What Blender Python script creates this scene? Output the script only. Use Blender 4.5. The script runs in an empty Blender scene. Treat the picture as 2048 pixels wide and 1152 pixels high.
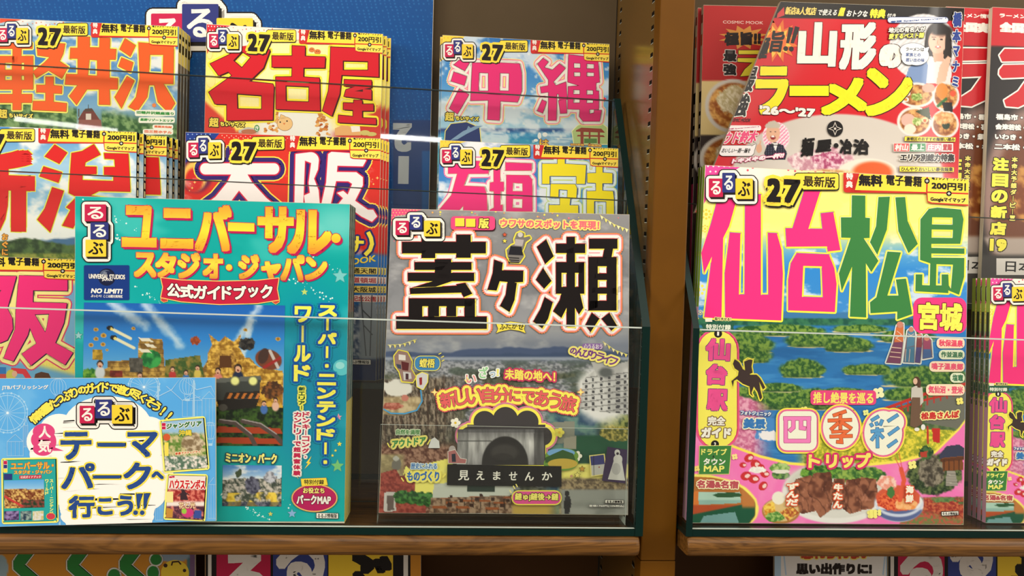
import bpy, bmesh, math, random
import numpy as np
from mathutils import Vector, Matrix
from mathutils.geometry import tessellate_polygon

sc = bpy.context.scene
COL = sc.collection
# ---------------------------------------------------------------- camera, world, lights, exposure
CAM = np.array([0.0, 0.0, 1.30]); F = 1540.0; YAW = math.radians(5.5); ROLL = 0.036
cam = bpy.data.cameras.new('camera'); cam.sensor_width = 36; cam.lens = F / 2048 * 36
cam.clip_start = 0.01
camo = bpy.data.objects.new('camera', cam); COL.objects.link(camo)
CM = Matrix.Rotation(-YAW, 3, 'Z') @ Matrix.Rotation(math.pi / 2, 3, 'X') @ Matrix.Rotation(ROLL, 3, 'Z')
camo.matrix_world = Matrix.Translation(CAM) @ CM.to_4x4()
sc.camera = camo
sc.view_settings.view_transform = 'Standard'; sc.view_settings.look = 'None'
sc.view_settings.gamma = 1; sc.view_settings.use_curve_mapping = False
sc.view_settings.exposure = 0.0
sc.cycles.transparent_max_bounces = 40
w = bpy.data.worlds.new('world'); sc.world = w; w.use_nodes = True
w.node_tree.nodes['Background'].inputs[0].default_value = (1.0, 0.9, 0.76, 1)
w.node_tree.nodes['Background'].inputs[1].default_value = 0.35
def area(name, loc, target, sx, sy, power, color):
    l = bpy.data.lights.new(name, 'AREA'); l.shape = 'RECTANGLE'; l.size = sx; l.size_y = sy
    l.energy = power; l.color = color
    o = bpy.data.objects.new(name, l); COL.objects.link(o); o.location = loc
    o.rotation_euler = (Vector(target) - Vector(loc)).to_track_quat('-Z', 'Y').to_euler()
    return o
area('ceiling_panel_light', (0.25, -0.45, 2.62), (0.15, 0.68, 1.2), 2.6, 0.8, 29, (1, 0.93, 0.82))
area('side_fill_left', (-2.7, -1.0, 2.3), (0.0, 0.68, 1.2), 1.2, 1.2, 52, (1, 0.94, 0.85))  # added fill lamp, far enough aside not to mirror in the covers
area('side_fill_right', (3.1, -1.0, 2.3), (0.2, 0.68, 1.2), 1.2, 1.2, 58, (1, 0.94, 0.85))  # matching fill added on the right, not a shop fixture

R3 = np.array(CM)
def rays(p):
    p = np.asarray(p, float).reshape(-1, 2)
    d = np.stack([(p[:, 0] - 1024) / F, -(p[:, 1] - 576) / F, -np.ones(len(p))], 1)
    return d @ R3.T
def at(x, y, Y):
    d = rays([(x, y)])[0]; return CAM + d * (Y / d[1])
def atz(x, y, z):
    d = rays([(x, y)])[0]; return CAM + d * ((z - CAM[2]) / d[2])

# ---------------------------------------------------------------- materials
def lin(c):
    c = np.asarray(c, float) / 255.0
    return np.where(c <= 0.04045, c / 12.92, ((c + 0.055) / 1.055) ** 2.4)
def L4(c): return tuple(lin(c)) + (1,)
def mat(name, color=None, rough=0.5, spec=0.5, metal=0.0, noise=None, bump=0.0, scale=(1, 1, 1)):
    m = bpy.data.materials.new(name); m.use_nodes = True; nt = m.node_tree; b = nt.nodes['Principled BSDF']
    b.inputs['Roughness'].default_value = rough; b.inputs['Metallic'].default_value = metal
    b.inputs['Specular IOR Level'].default_value = spec
    if color is not None: b.inputs['Base Color'].default_value = L4(color)
    tc = nt.nodes.new('ShaderNodeTexCoord'); mp = nt.nodes.new('ShaderNodeMapping'); mp.inputs['Scale'].default_value = scale
    nt.links.new(tc.outputs['Object'], mp.inputs[0])
    n = nt.nodes.new('ShaderNodeTexNoise'); n.inputs['Scale'].default_value = noise[0] if noise else 300
    n.inputs['Detail'].default_value = 5
    nt.links.new(mp.outputs[0], n.inputs['Vector'])
    if noise:
        r = nt.nodes.new('ShaderNodeValToRGB'); r.color_ramp.elements[0].position = 0.3; r.color_ramp.elements[1].position = 0.7
        r.color_ramp.elements[0].color = L4(noise[1]); r.color_ramp.elements[1].color = L4(noise[2])
        nt.links.new(n.outputs['Fac'], r.inputs[0]); nt.links.new(r.outputs[0], b.inputs['Base Color'])
    if bump:
        bp = nt.nodes.new('ShaderNodeBump'); bp.inputs['Strength'].default_value = bump; bp.inputs['Distance'].default_value = 0.001
        nt.links.new(n.outputs['Fac'], bp.inputs['Height']); nt.links.new(bp.outputs[0], b.inputs['Normal'])
    return m
def inkmat(name, rough, coat, spec):
    m = bpy.data.materials.new(name); m.use_nodes = True; nt = m.node_tree; b = nt.nodes['Principled BSDF']
    a = nt.nodes.new('ShaderNodeAttribute'); a.attribute_name = 'ink'
    nt.links.new(a.outputs['Color'], b.inputs['Base Color'])
    b.inputs['Roughness'].default_value = rough; b.inputs['Coat Weight'].default_value = coat
    b.inputs['Coat Roughness'].default_value = 0.12; b.inputs['Specular IOR Level'].default_value = spec
    return m
INK = inkmat('printed_laminate', 0.45, 0.04, 0.2)
INKS = inkmat('printed_gloss', 0.36, 0.12, 0.22); INKM = inkmat('printed_spine', 0.9, 0.0, 0.0)
PAPER = mat('page_paper', rough=0.9, spec=0.1, noise=(40, (196, 184, 160), (226, 216, 194)), scale=(1, 30, 1))
def glass(name, tint, rough=0.02, strength=0.5):
    m = bpy.data.materials.new(name); m.use_nodes = True; nt = m.node_tree; nt.nodes.clear()
    o = nt.nodes.new('ShaderNodeOutputMaterial'); t = nt.nodes.new('ShaderNodeBsdfTransparent'); t.inputs[0].default_value = L4(tint)
    g = nt.nodes.new('ShaderNodeBsdfGlossy'); g.inputs['Roughness'].default_value = rough
    f = nt.nodes.new('ShaderNodeFresnel'); f.inputs[0].default_value = 1.5
    mx = nt.nodes.new('ShaderNodeMixShader'); mf = nt.nodes.new('ShaderNodeMath'); mf.operation = 'MULTIPLY'; mf.inputs[1].default_value = strength; nt.links.new(f.outputs[0], mf.inputs[0]); nt.links.new(mf.outputs[0], mx.inputs[0])
    ge = nt.nodes.new('ShaderNodeNewGeometry'); ma = nt.nodes.new('ShaderNodeMath'); ma.operation = 'MULTIPLY_ADD'; ma.inputs[1].default_value = 1 / 1.5 - 1.5; ma.inputs[2].default_value = 1.5
    nt.links.new(ge.outputs['Backfacing'], ma.inputs[0]); nt.links.new(ma.outputs[0], f.inputs[0])
    nt.links.new(t.outputs[0], mx.inputs[1]); nt.links.new(g.outputs[0], mx.inputs[2]); nt.links.new(mx.outputs[0], o.inputs[0])
    return m
GLASS = glass('clear_glass', (253, 254, 253)); ACRYL = glass('clear_acrylic', (250, 251, 250))
GEDGE = mat('green_glass_edge', (7, 34, 30), 0.35, 0.15); DEDGE = mat('dark_glass_edge', (46, 56, 52), 0.3, 0.4); LEDGE = mat('pale_glass_edge', (196, 206, 198), 0.25, 0.5)
POSTM = mat('brown_steel', rough=0.5, spec=0.15, noise=(25, (98, 60, 4), (104, 64, 5)))
PANELM = mat('taupe_panel', rough=0.6, spec=0.12, noise=(12, (80, 66, 46), (86, 71, 51)))
PARTM = mat('brown_partition', rough=0.22, spec=0.6, noise=(12, (104, 74, 30), (110, 80, 34)))
DARK = mat('dark_slot', (14, 10, 6), 0.8, 0.1)
DBROWN = mat('dark_brown_panel', rough=0.6, spec=0.2, noise=(10, (74, 46, 18), (84, 54, 22)))
FLOORM = mat('floor_tile', rough=0.4, noise=(6, (150, 140, 125), (170, 160, 145)))
def wood():
    m = bpy.data.materials.new('oiled_wood'); m.use_nodes = True; nt = m.node_tree; b = nt.nodes['Principled BSDF']
    b.inputs['Roughness'].default_value = 0.4; b.inputs['Specular IOR Level'].default_value = 0.3
    tc = nt.nodes.new('ShaderNodeTexCoord'); mp = nt.nodes.new('ShaderNodeMapping'); mp.inputs['Scale'].default_value = (3.2, 22, 30)
    nt.links.new(tc.outputs['Object'], mp.inputs[0])
    n1 = nt.nodes.new('ShaderNodeTexNoise'); n1.inputs['Scale'].default_value = 2.2; n1.inputs['Detail'].default_value = 3; n1.inputs['Distortion'].default_value = 1.2
    nt.links.new(mp.outputs[0], n1.inputs['Vector'])
    mu = nt.nodes.new('ShaderNodeMath'); mu.operation = 'MULTIPLY'; mu.inputs[1].default_value = 13
    fr = nt.nodes.new('ShaderNodeMath'); fr.operation = 'PINGPONG'; fr.inputs[1].default_value = 1.0
    nt.links.new(n1.outputs['Fac'], mu.inputs[0]); nt.links.new(mu.outputs[0], fr.inputs[0])
    mp2 = nt.nodes.new('ShaderNodeMapping'); mp2.inputs['Scale'].default_value = (14, 260, 300); nt.links.new(tc.outputs['Object'], mp2.inputs[0])
    n2 = nt.nodes.new('ShaderNodeTexNoise'); n2.inputs['Scale'].default_value = 1.5; nt.links.new(mp2.outputs[0], n2.inputs['Vector'])
    ad = nt.nodes.new('ShaderNodeMath'); ad.operation = 'MULTIPLY_ADD'; ad.inputs[1].default_value = 0.5
    nt.links.new(fr.outputs[0], ad.inputs[0]); nt.links.new(n2.outputs['Fac'], ad.inputs[2])
    r = nt.nodes.new('ShaderNodeValToRGB'); e = r.color_ramp.elements
    e[0].position = 0.25; e[0].color = L4((64, 38, 9)); e[1].position = 1.0; e[1].color = L4((118, 78, 32))
    nt.links.new(ad.outputs[0], r.inputs[0]); nt.links.new(r.outputs[0], b.inputs['Base Color'])
    return m
WOOD = wood()

# ---------------------------------------------------------------- mesh helpers
def link(name, verts, faces, mats, midx=None, parent=None, loc=None, smooth=False):
    me = bpy.data.meshes.new(name); 
    if loc is not None: verts = [tuple(np.asarray(v) - np.asarray(loc)) for v in verts]
    me.from_pydata([tuple(v) for v in verts], [], faces)
    for m in (mats if isinstance(mats, list) else [mats]): me.materials.append(m)
    if midx is not None: me.polygons.foreach_set('material_index', midx)
    if smooth: me.polygons.foreach_set('use_smooth', [True] * len(me.polygons))
    me.update()
    o = bpy.data.objects.new(name, me); COL.objects.link(o)
    if parent is not None: o.parent = parent
    elif loc is not None: o.location = loc
    return o
def boxmesh(x0, y0, z0, x1, y1, z1):
    v = [(x, y, z) for z in (z0, z1) for y in (y0, y1) for x in (x0, x1)]
    f = [(0, 2, 3, 1), (4, 5, 7, 6), (0, 1, 5, 4), (2, 6, 7, 3), (0, 4, 6, 2), (1, 3, 7, 5)]  # bottom top front back left right
    return v, f
def box(name, b, m, parent=None, midx=None, loc=None):
    v, f = boxmesh(*b)
    if loc is None and parent is None: loc = ((b[0] + b[3]) / 2, (b[1] + b[4]) / 2, b[2])
    return link(name, v, f, m, midx, parent, loc)
def empty(name, loc):
    o = bpy.data.objects.new(name, None); o.empty_display_size = 0.02; COL.objects.link(o); o.location = loc; return o
def tag(o, label, cat, group=None, kind=None):
    o['label'] = label; o['category'] = cat
    if group: o['group'] = group
    if kind: o['kind'] = kind
    return o
def dup(root, delta, label, group):
    r = root.copy(); COL.objects.link(r); r.location = Vector(root.location) + Vector(delta)
    tag(r, label, root['category'], group)
    for ch in root.children:
        c = ch.copy(); COL.objects.link(c); c.parent = r
        for g in ch.children:
            d = g.copy(); COL.objects.link(d); d.parent = c
    return r

# ---------------------------------------------------------------- numpy painting of printed photographs
def h2(ix, iy, seed):
    n = (ix.astype(np.int64) * 374761393 + iy.astype(np.int64) * 668265263 + seed * 982451653) & 0xffffffff
    n = ((n ^ (n >> 13)) * 1274126177) & 0xffffffff
    return ((n ^ (n >> 16)) & 0xffff) / 65535.0
def vn(X, Y, s, seed=0):
    x = X / s; y = Y / s; ix = np.floor(x); iy = np.floor(y); fx = x - ix; fy = y - iy
    fx = fx * fx * (3 - 2 * fx); fy = fy * fy * (3 - 2 * fy)
    a = h2(ix, iy, seed); b = h2(ix + 1, iy, seed); c = h2(ix, iy + 1, seed); d = h2(ix + 1, iy + 1, seed)
    return (a * (1 - fx) + b * fx) * (1 - fy) + (c * (1 - fx) + d * fx) * fy
def fbm(X, Y, s, seed=0, o=4):
    r = 0; a = 0.5; t = 0
    for i in range(o):
        r = r + a * vn(X, Y, s, seed + i * 17); t += a; a *= 0.55; s = s / 2.1
    return r / t
def ss(a, b, x):
    t = np.clip((x - a) / (b - a), 0, 1); return t * t * (3 - 2 * t)
class Pic:
    """numpy canvas over pixel positions X, Y"""
    def __init__(s, X, Y, base): s.X = X; s.Y = Y; s.C = np.ones(X.shape + (3,)) * np.array(base, float)
    def put(s, m, col):
        m = np.clip(m, 0, 1)[..., None]; s.C = s.C * (1 - m) + (np.asarray(col, float)) * m
    def grad(s, stops):
        ys = [a[0] for a in stops]
        for i in range(3): s.C[..., i] = np.interp(s.Y, ys, [a[1][i] for a in stops])
    def ell(s, cx, cy, rx, ry, col, soft=0.06, rough=0.0, seed=1, rot=0):
        dx = s.X - cx; dy = s.Y - cy; c, n = math.cos(rot), math.sin(rot)
        d = np.sqrt(((dx * c + dy * n) / rx) ** 2 + ((-dx * n + dy * c) / ry) ** 2)
        if rough: d = d + rough * (fbm(s.X, s.Y, max(rx, ry) * 0.35, seed) - 0.5) * 2
        s.put(1 - ss(1 - soft, 1 + soft, d), col); return d
    def tex(s, m, c1, c2, scale, seed=0, o=3, sx=1.0):
        t = ss(0.3, 0.7, fbm(s.X * sx, s.Y, scale, seed, o))[..., None]
        s.put(m, np.asarray(c1, float) * (1 - t) + np.asarray(c2, float) * t)
    def pm(s, pts):
        ins = np.zeros(s.X.shape, bool); n = len(pts)
        for i in range(n):
            x1, y1 = pts[i]; x2, y2 = pts[(i + 1) % n]
            if y1 == y2: continue
            c = ((y1 > s.Y) != (y2 > s.Y)) & (s.X < (x2 - x1) * (s.Y - y1) / (y2 - y1) + x1); ins ^= c
        return ins.astype(float)
    def poly(s, pts, col): s.put(s.pm(pts), col)
    def em(s, cx, cy, rx, ry, rough=0.0, seed=1, soft=0.06):
        d = np.sqrt(((s.X - cx) / rx) ** 2 + ((s.Y - cy) / ry) ** 2)
        if rough: d = d + rough * (fbm(s.X, s.Y, max(rx, ry) * 0.35, seed) - 0.5) * 2
        return 1 - ss(1 - soft, 1 + soft, d)
    def line(s, pts, wd, col):
        m = np.zeros(s.X.shape)
        for (x1, y1), (x2, y2) in zip(pts, pts[1:]):
            dx, dy = x2 - x1, y2 - y1; t = np.clip(((s.X - x1) * dx + (s.Y - y1) * dy) / (dx * dx + dy * dy + 1e-9), 0, 1)
            d = np.hypot(s.X - x1 - t * dx, s.Y - y1 - t * dy); m = np.maximum(m, 1 - ss(wd / 2 - 0.6, wd / 2 + 0.6, d))
        s.put(m, col)
def clouds(p, scale, seed, amt=1.0, col=(245, 243, 240), lo=0.45, hi=0.75, sy=2.0):
    p.put(ss(lo, hi, fbm(p.X, p.Y * sy, scale, seed, 5)) * amt, col)

# ---------------------------------------------------------------- print engine: every cover is a sheet; marks are measured in the photograph and projected on the sheet
_tx = {}
def textmesh(s):
    if s in _tx: return _tx[s]
    c = bpy.data.curves.new('x', 'FONT'); c.body = s; c.size = 1; c.resolution_u = 3
    o = bpy.data.objects.new('x', c); COL.objects.link(o)
    dg = bpy.context.evaluated_depsgraph_get(); m = o.evaluated_get(dg).to_mesh(); m.calc_loop_triangles()
    v = np.empty(len(m.vertices) * 3); m.vertices.foreach_get('co', v); v = v.reshape(-1, 3)[:, :2]
    t = np.empty(len(m.loop_triangles) * 3, np.int32); m.loop_triangles.foreach_get('vertices', t)
    o.to_mesh_clear(); bpy.data.objects.remove(o); bpy.data.curves.remove(c)
    v[:, 1] *= -1
    lo = v.min(0); hi = v.max(0); v = ((v - lo) / np.maximum(hi - lo, 1e-6))[t]; _tx[s] = (v, np.arange(len(t)).reshape(-1, 3), (hi - lo)[0] / (hi - lo)[1]); return _tx[s]
JR = np.random.RandomState(1)
def jit(n): return np.repeat(JR.uniform(0, 2.2e-6, n // 3), 3)
RING = [(math.cos(a * math.pi / 8), math.sin(a * math.pi / 8)) for a in range(16)]
def sg(v): return 0 if abs(v) < 0.39 else math.copysign(1, v)
SQD = [(a / 2, b / 2) for a in (-2, -1, 0, 1, 2) for b in (-2, -1, 0, 1, 2)]
SQ = [(0, 0), (1, 0), (-1, 0), (0, 1), (0, -1), (1, 1), (1, -1), (-1, 1), (-1, -1)]
def rr(x0, y0, x1, y1, r, n=5):
    P = []
    for cx, cy, a in ((x1 - r, y0 + r, -90), (x1 - r, y1 - r, 0), (x0 + r, y1 - r, 90), (x0 + r, y0 + r, 180)):
        for i in range(n + 1):
            t = math.radians(a + 90 * i / n); P.append((cx + r * math.cos(t), cy + r * math.sin(t)))
    return P
def ep(cx, cy, rx, ry=None, n=36): 
    ry = ry or rx; return [(cx + rx * math.cos(2 * math.pi * i / n), cy + ry * math.sin(2 * math.pi * i / n)) for i in range(n)]
def star(cx, cy, r, n=5, q=0.45, a0=-90):
    return [(cx + (r if i % 2 == 0 else r * q) * math.cos(math.radians(a0 + 180 * i / n)), cy + (r if i % 2 == 0 else r * q) * math.sin(math.radians(a0 + 180 * i / n))) for i in range(2 * n)]
def stroke(pts, wd):
    """thick mitred polyline as one polygon"""
    P = np.array(pts, float); n = len(P); Lf = []; Rt = []
    for i in range(n):
        a = P[i] - P[i - 1] if i > 0 else P[1] - P[0]; b = P[i + 1] - P[i] if i < n - 1 else a
        a = a / np.linalg.norm(a); b = b / np.linalg.norm(b); na = np.array([-a[1], a[0]]); nb = np.array([-b[1], b[0]])
        m = na + nb; m = m / max(np.dot(m, m), 0.5) * 2 * (wd / 2) if i not in (0, n - 1) else na * wd / 2
        if i in (0, n - 1): m = (na if i == 0 else nb if i < n - 1 else na) * wd / 2
        Lf.append(tuple(P[i] + m)); Rt.append(tuple(P[i] - m))
    return Lf + Rt[::-1]
EPS = 9e-6
class Sheet:
    def __init__(s, name, quad, Y=None, z=None, lean=0.0, ink=None, curve=None, fwd=None, slices=None, seat=None):
        s.name = name; s.q = np.array(quad, float); s.ink = ink or INK; s.curve = curve; s.slices = slices; s.buf = {}; s.hz = 0
        l = math.radians(lean); n = np.array([0, -math.cos(l), math.sin(l)])
        if fwd is not None: n = np.array(fwd, float); n /= np.linalg.norm(n)
        s.n = n
        bl = rays([s.q[3]])[0]; br = rays([s.q[2]])[0]
        if Y is None:
            t = (z - CAM[2]) / bl[2]; s.P0 = CAM + bl * t
        else: s.P0 = CAM + bl * (Y / bl[1])
        if seat is not None:  # lengthen the lower, hidden part until it stands on its step
            for j, i in ((3, 0), (2, 1)):
                for _ in range(8):
                    e = s.w([s.q[j]])[0]; dy = (e[2] - seat) * F / e[1] * .95; s.q[j][0] += dy * (s.q[j][0] - s.q[i][0]) / (s.q[j][1] - s.q[i][1]); s.q[j][1] += dy
        if Y is None:  # stand level on the tray
            for _ in range(6):
                e = s.w([s.q[2]])[0]; s.q[2][1] += (e[2] - z) * F / e[1] * .95
        c = s.w(s.q); s.corn = c; s.base = (c[2] + c[3]) / 2
        s.buf = {}; s.L = 0; s.cur = 'cover'; s.off = None; s.fr()
    def fr(s, ox=0, oy=0, k=1.0): s.T = lambda p: np.asarray(p, float).reshape(-1, 2) / k + (ox, oy); s.k_ = k
    def st(s, p):
        p = np.asarray(p, float).reshape(-1, 2); q = s.q
        t = np.clip((p[:, 1] - q[0][1]) / (q[3][1] - q[0][1]), -0.2, 1.2)
        for _ in range(3):
            xl = q[0][0] + (q[3][0] - q[0][0]) * t; xr = q[1][0] + (q[2][0] - q[1][0]) * t
            u = (p[:, 0] - xl) / (xr - xl)
            yt = q[0][1] + (q[1][1] - q[0][1]) * u; yb = q[3][1] + (q[2][1] - q[3][1]) * u; t = (p[:, 1] - yt) / (yb - yt)
        return u, t
    def clamp(s, p):
        u, t = s.st(p); bad = (u < .001) | (u > .999) | (t < .001) | (t > .999); p = p.copy()
        if bad.any():
            a = np.clip(u[bad], .001, .999)[:, None]; b = np.clip(t[bad], .001, .999)[:, None]; q = s.q
            p[bad] = (q[0] * (1 - a) + q[1] * a) * (1 - b) + (q[3] * (1 - a) + q[2] * a) * b
        return p
    def w(s, p, h=0.0):
        d = rays(p); e = 0
        if s.curve:
            u, t = s.st(p); e = s.curve(u, t)
        a = (np.dot(s.P0 - CAM, s.n) + e + h) / (d @ s.n)
        return CAM + d * a[:, None]
    def km(s, x, y):
        u, t = s.st([(x, y)]); u = float(np.clip(u[0], 0, 1)); t = float(np.clip(t[0], 0, 1)); q = s.q
        kt = (q[1][1] - q[0][1]) / (q[1][0] - q[0][0]); kb = (q[2][1] - q[3][1]) / (q[2][0] - q[3][0])
        ml = (q[3][0] - q[0][0]) / (q[3][1] - q[0][1]); mr = (q[2][0] - q[1][0]) / (q[2][1] - q[1][1])
        return kt + (kb - kt) * t, ml + (mr - ml) * u
    def add(s, V, T, col, h):
        """V photograph positions (already mapped), T triangles, col rgb or function(X,Y)"""
        V = np.asarray(V, float); c = col(V[:, 0], V[:, 1]) if callable(col) else np.tile(np.asarray(col, float), (len(V), 1))
        b = s.buf.setdefault(s.cur, [[], [], [], 0]); b[0].append(np.c_[V, np.full(len(V), h) + s.hz]); b[1].append(np.asarray(T) + b[3]); b[2].append(lin(c)); b[3] += len(V)
    def hh(s): s.L += 1; return 1.5e-4 + s.L * (EPS if not s.curve else 2.5e-5)
    def raw(s, V, T, col, r=0.0, out=(), sq=True, extr=None):
        for ro, co in out:
            h = s.hh()
            rings = [1.0] + ([0.55] if ro > 2.2 else [])
            for g in rings:
                for i, (dx, dy) in enumerate(RING):
                    o = ((ro * dx + r * sg(dx)) * g, (ro * dy + r * sg(dy)) * g) if sq else ((ro + r) * dx * g, (ro + r) * dy * g)
                    s.add(V + o, T, co, h + i * 3e-7)
        if extr:
            (ex, ey), ce = extr; h = s.hh()
            for j in range(1, 5):
                for i, (dx, dy) in enumerate(SQ if r else [(0, 0)]): s.add(V + (ex * j / 4 + dx * r, ey * j / 4 + dy * r), T, ce, h + (i + 9 * j) * 1.2e-7)
        h = s.hh()
        if r <= 0: s.add(V, T, col, h)
        else:
            offs = (SQD if r > 2.2 else SQ) if sq else [(0, 0)] + RING[::2]
            for i, (dx, dy) in enumerate(offs): s.add(V + (dx * r, dy * r), T, col, h + i * 2.2e-7)
    def poly(s, pts, col, out=(), extr=None, holes=()):
        P = s.T(pts); Hs = [s.T(x) for x in holes]; A = [[Vector((a, b, 0)) for a, b in P]] + [[Vector((a, b, 0)) for a, b in x] for x in Hs]
        V = np.vstack([P] + Hs)[np.array(tessellate_polygon(A)).ravel()]; s.hz = jit(len(V)) * .5
        s.raw(V, np.arange(len(V)).reshape(-1, 3), col, 0, out, False, extr); s.hz = 0
    def polys(s, plist, col, out=(), extr=None):
        Vs = []; Ts = []; n = 0; hz = []
        for ip, pts in enumerate(plist):
            holes = []
            if isinstance(pts, tuple) and len(pts) == 2 and isinstance(pts[1], list) and isinstance(pts[0], list): pts, holes = pts
            P = s.T(pts); Hs = [s.T(x) for x in holes]
            A = [[Vector((a, b, 0)) for a, b in P]] + [[Vector((a, b, 0)) for a, b in x] for x in Hs]
            V = np.vstack([P] + Hs)[np.array(tessellate_polygon(A)).ravel()]; Ts.append(np.arange(len(V)).reshape(-1, 3) + n); Vs.append(V); n += len(V); hz.append(np.full(len(V), ip * min(3e-7, 1.6e-6 / len(plist))) + jit(len(V)) * .35)
        s.hz = np.concatenate(hz); s.raw(np.vstack(Vs), np.vstack(Ts), col, 0, out, False, extr); s.hz = 0
    def text(s, t, bx, col, r=0.0, out=(), sq=True, k=None, m=None, extr=None, flip=False):
        v, T, asp = textmesh(t); v = 1 - v if flip else v; (x0, y0), (x1, y1) = s.T([bx[:2]])[0], s.T([bx[2:]])[0]
        cx, cy = (x0 + x1) / 2, (y0 + y1) / 2; k0, m0 = s.km(cx, cy); k = k0 if k is None else k; m = m0 if m is None else m; r = r * (.55 if y1 - y0 < 14 else .75) if r < 1.2 else r
        W, H = x1 - x0 - 2 * r, y1 - y0 - 2 * r
        h = max(H - abs(k) * W, 0.4 * H); ww = max(W - abs(m) * h, 0.4 * W)
        X = cx + (v[:, 0] - .5) * ww + m * (v[:, 1] - .5) * h; Yv = cy + (v[:, 1] - .5) * h + k * (v[:, 0] - .5) * ww
        s.hz = jit(len(X)); s.raw(np.c_[X, Yv], T, col, r, out, sq, extr); s.hz = 0
    def glyphs(s, t, boxes, col, **kw):
        Vs = []; Ts = []; n = 0; r = kw.get('r', 0)
        for ch, bx in zip(t, boxes):
            v, T, _ = textmesh(ch); (x0, y0), (x1, y1) = s.T([bx[:2]])[0], s.T([bx[2:4]])[0]
            k, m = s.km((x0 + x1) / 2, (y0 + y1) / 2)
            if len(bx) > 4: k = bx[4]
            if len(bx) > 5: m = bx[5]
            W, H = x1 - x0 - 2 * r, y1 - y0 - 2 * r; h = max(H - abs(k) * W, 0.4 * H); ww = max(W - abs(m) * h, .4 * W)
            Vs.append(np.c_[(x0 + x1) / 2 + (v[:, 0] - .5) * ww + m * (v[:, 1] - .5) * h, (y0 + y1) / 2 + (v[:, 1] - .5) * h + k * (v[:, 0] - .5) * ww])
            Ts.append(T + n); n += len(v)
        s.hz = jit(q if 'q' in dir() else n); s.raw(np.vstack(Vs), np.vstack(Ts), col, kw.get('r', 0), kw.get('out', ()), kw.get('sq', True), kw.get('extr')); s.hz = 0
    def vtext(s, t, bx, col, small='ー・', **kw):
        """upright column of characters"""
        x0, y0, x1, y1 = bx; n = len(t); H = (y1 - y0) / n; B = []; tt = ''
        m = s.km(*s.T([((x0 + x1) / 2, (y0 + y1) / 2)])[0])[1]
        for i, ch in enumerate(t):
            ya, yb = y0 + i * H + .07 * H, y0 + (i + 1) * H - .07 * H; dx = m * ((ya + yb) / 2 - (y0 + y1) / 2); c = (x0 + x1) / 2 + dx; hw = (x1 - x0) / 2
            if ch == 'ー': B.append((c - hw * .14, ya, c + hw * .14, yb)); ch = '|'
            elif ch in '・': B.append((c - hw * .2, (ya + yb) / 2 - hw * .2, c + hw * .2, (ya + yb) / 2 + hw * .2))
            elif ch in 'ッャ': B.append((c - hw * .3, ya + .25 * H, c + hw * .8, yb))
            else: B.append((c - hw, ya, c + hw, yb))
            tt += ch
        s.glyphs(tt, B, col, **kw)
    def arc(s, t, p0, p1, p2, size, col, **kw):
        """characters along a quadratic curve"""
        P = s.T([p0, p1, p2]); size = size / s.k_; ts = np.linspace(0, 1, 200)[:, None]
        C = (1 - ts) ** 2 * P[0] + 2 * ts * (1 - ts) * P[1] + ts ** 2 * P[2]
        d = np.r_[0, np.cumsum(np.hypot(*np.diff(C, axis=0).T))]; n = len(t); Vs = []; Ts = []; q = 0
        for i, ch in enumerate(t):
            if ch == ' ': continue
            D = d[-1] * (i + .5) / n; x = np.interp(D, d, C[:, 0]); y = np.interp(D, d, C[:, 1])
            x2 = np.interp(min(D + 4, d[-1]), d, C[:, 0]); y2 = np.interp(min(D + 4, d[-1]), d, C[:, 1]); x1 = np.interp(max(D - 4, 0), d, C[:, 0]); y1 = np.interp(max(D - 4, 0), d, C[:, 1])
            a = math.atan2(y2 - y1, x2 - x1); v, T, asp = textmesh(ch); sz = size * (.72 if ch in 'のでをにへっッャ' else 1)
            hgt = sz; wd = min(sz * asp, sz * 1.1)
            if ch in 'ー一': wd = sz; hgt = sz * .12
            if ch in '・': wd = hgt = sz * .2
            lx = (v[:, 0] - .5) * wd; ly = (v[:, 1] - .5) * hgt
            Vs.append(np.c_[x + lx * math.cos(a) - ly * math.sin(a), y + lx * math.sin(a) + ly * math.cos(a)]); Ts.append(T + q); q += len(v)
        s.hz = jit(q if 'q' in dir() else n); s.raw(np.vstack(Vs), np.vstack(Ts), col, kw.get('r', 0), kw.get('out', ()), kw.get('sq', False), kw.get('extr')); s.hz = 0
    def photo(s, quad, fn, step=2.0, mask=None):
        """grid sheet painted by fn(Pic) ; quad in current frame, TL TR BR BL"""
        q = s.T(quad); nu = max(2, int(max(np.hypot(*(q[1] - q[0])), np.hypot(*(q[2] - q[3]))) / step)); nv = max(2, int(max(np.hypot(*(q[3] - q[0])), np.hypot(*(q[2] - q[1]))) / step))
        u, v = np.meshgrid(np.linspace(0, 1, nu + 1), np.linspace(0, 1, nv + 1))
        G = (q[0] * ((1 - u) * (1 - v))[..., None] + q[1] * (u * (1 - v))[..., None] + q[2] * (u * v)[..., None] + q[3] * ((1 - u) * v)[..., None])
        X, Yv = G[..., 0], G[..., 1]; C = fn(X, Yv); C = np.clip(C, 0, 255)
        i = np.arange((nu + 1) * (nv + 1)).reshape(nv + 1, nu + 1); a, b, c, d = i[:-1, :-1], i[:-1, 1:], i[1:, 1:], i[1:, :-1]
        T = np.stack([np.stack([a, d, c], -1), np.stack([a, c, b], -1)], 2).reshape(-1, 3)
        if mask is not None:
            M = mask(X, Yv); keep = (M[:-1, :-1] & M[1:, 1:] & M[:-1, 1:] & M[1:, :-1]).reshape(-1); T = T.reshape(-1, 2, 3)[keep].reshape(-1, 3)
        b_ = s.buf.setdefault(s.cur, [[], [], [], 0]); h = s.hh()
        b_[0].append(np.c_[G.reshape(-1, 2), np.full(G.shape[0] * G.shape[1], h)]); b_[1].append(T + b_[3]); b_[2].append(lin(C.reshape(-1, 3))); b_[3] += G.shape[0] * G.shape[1]
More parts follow.
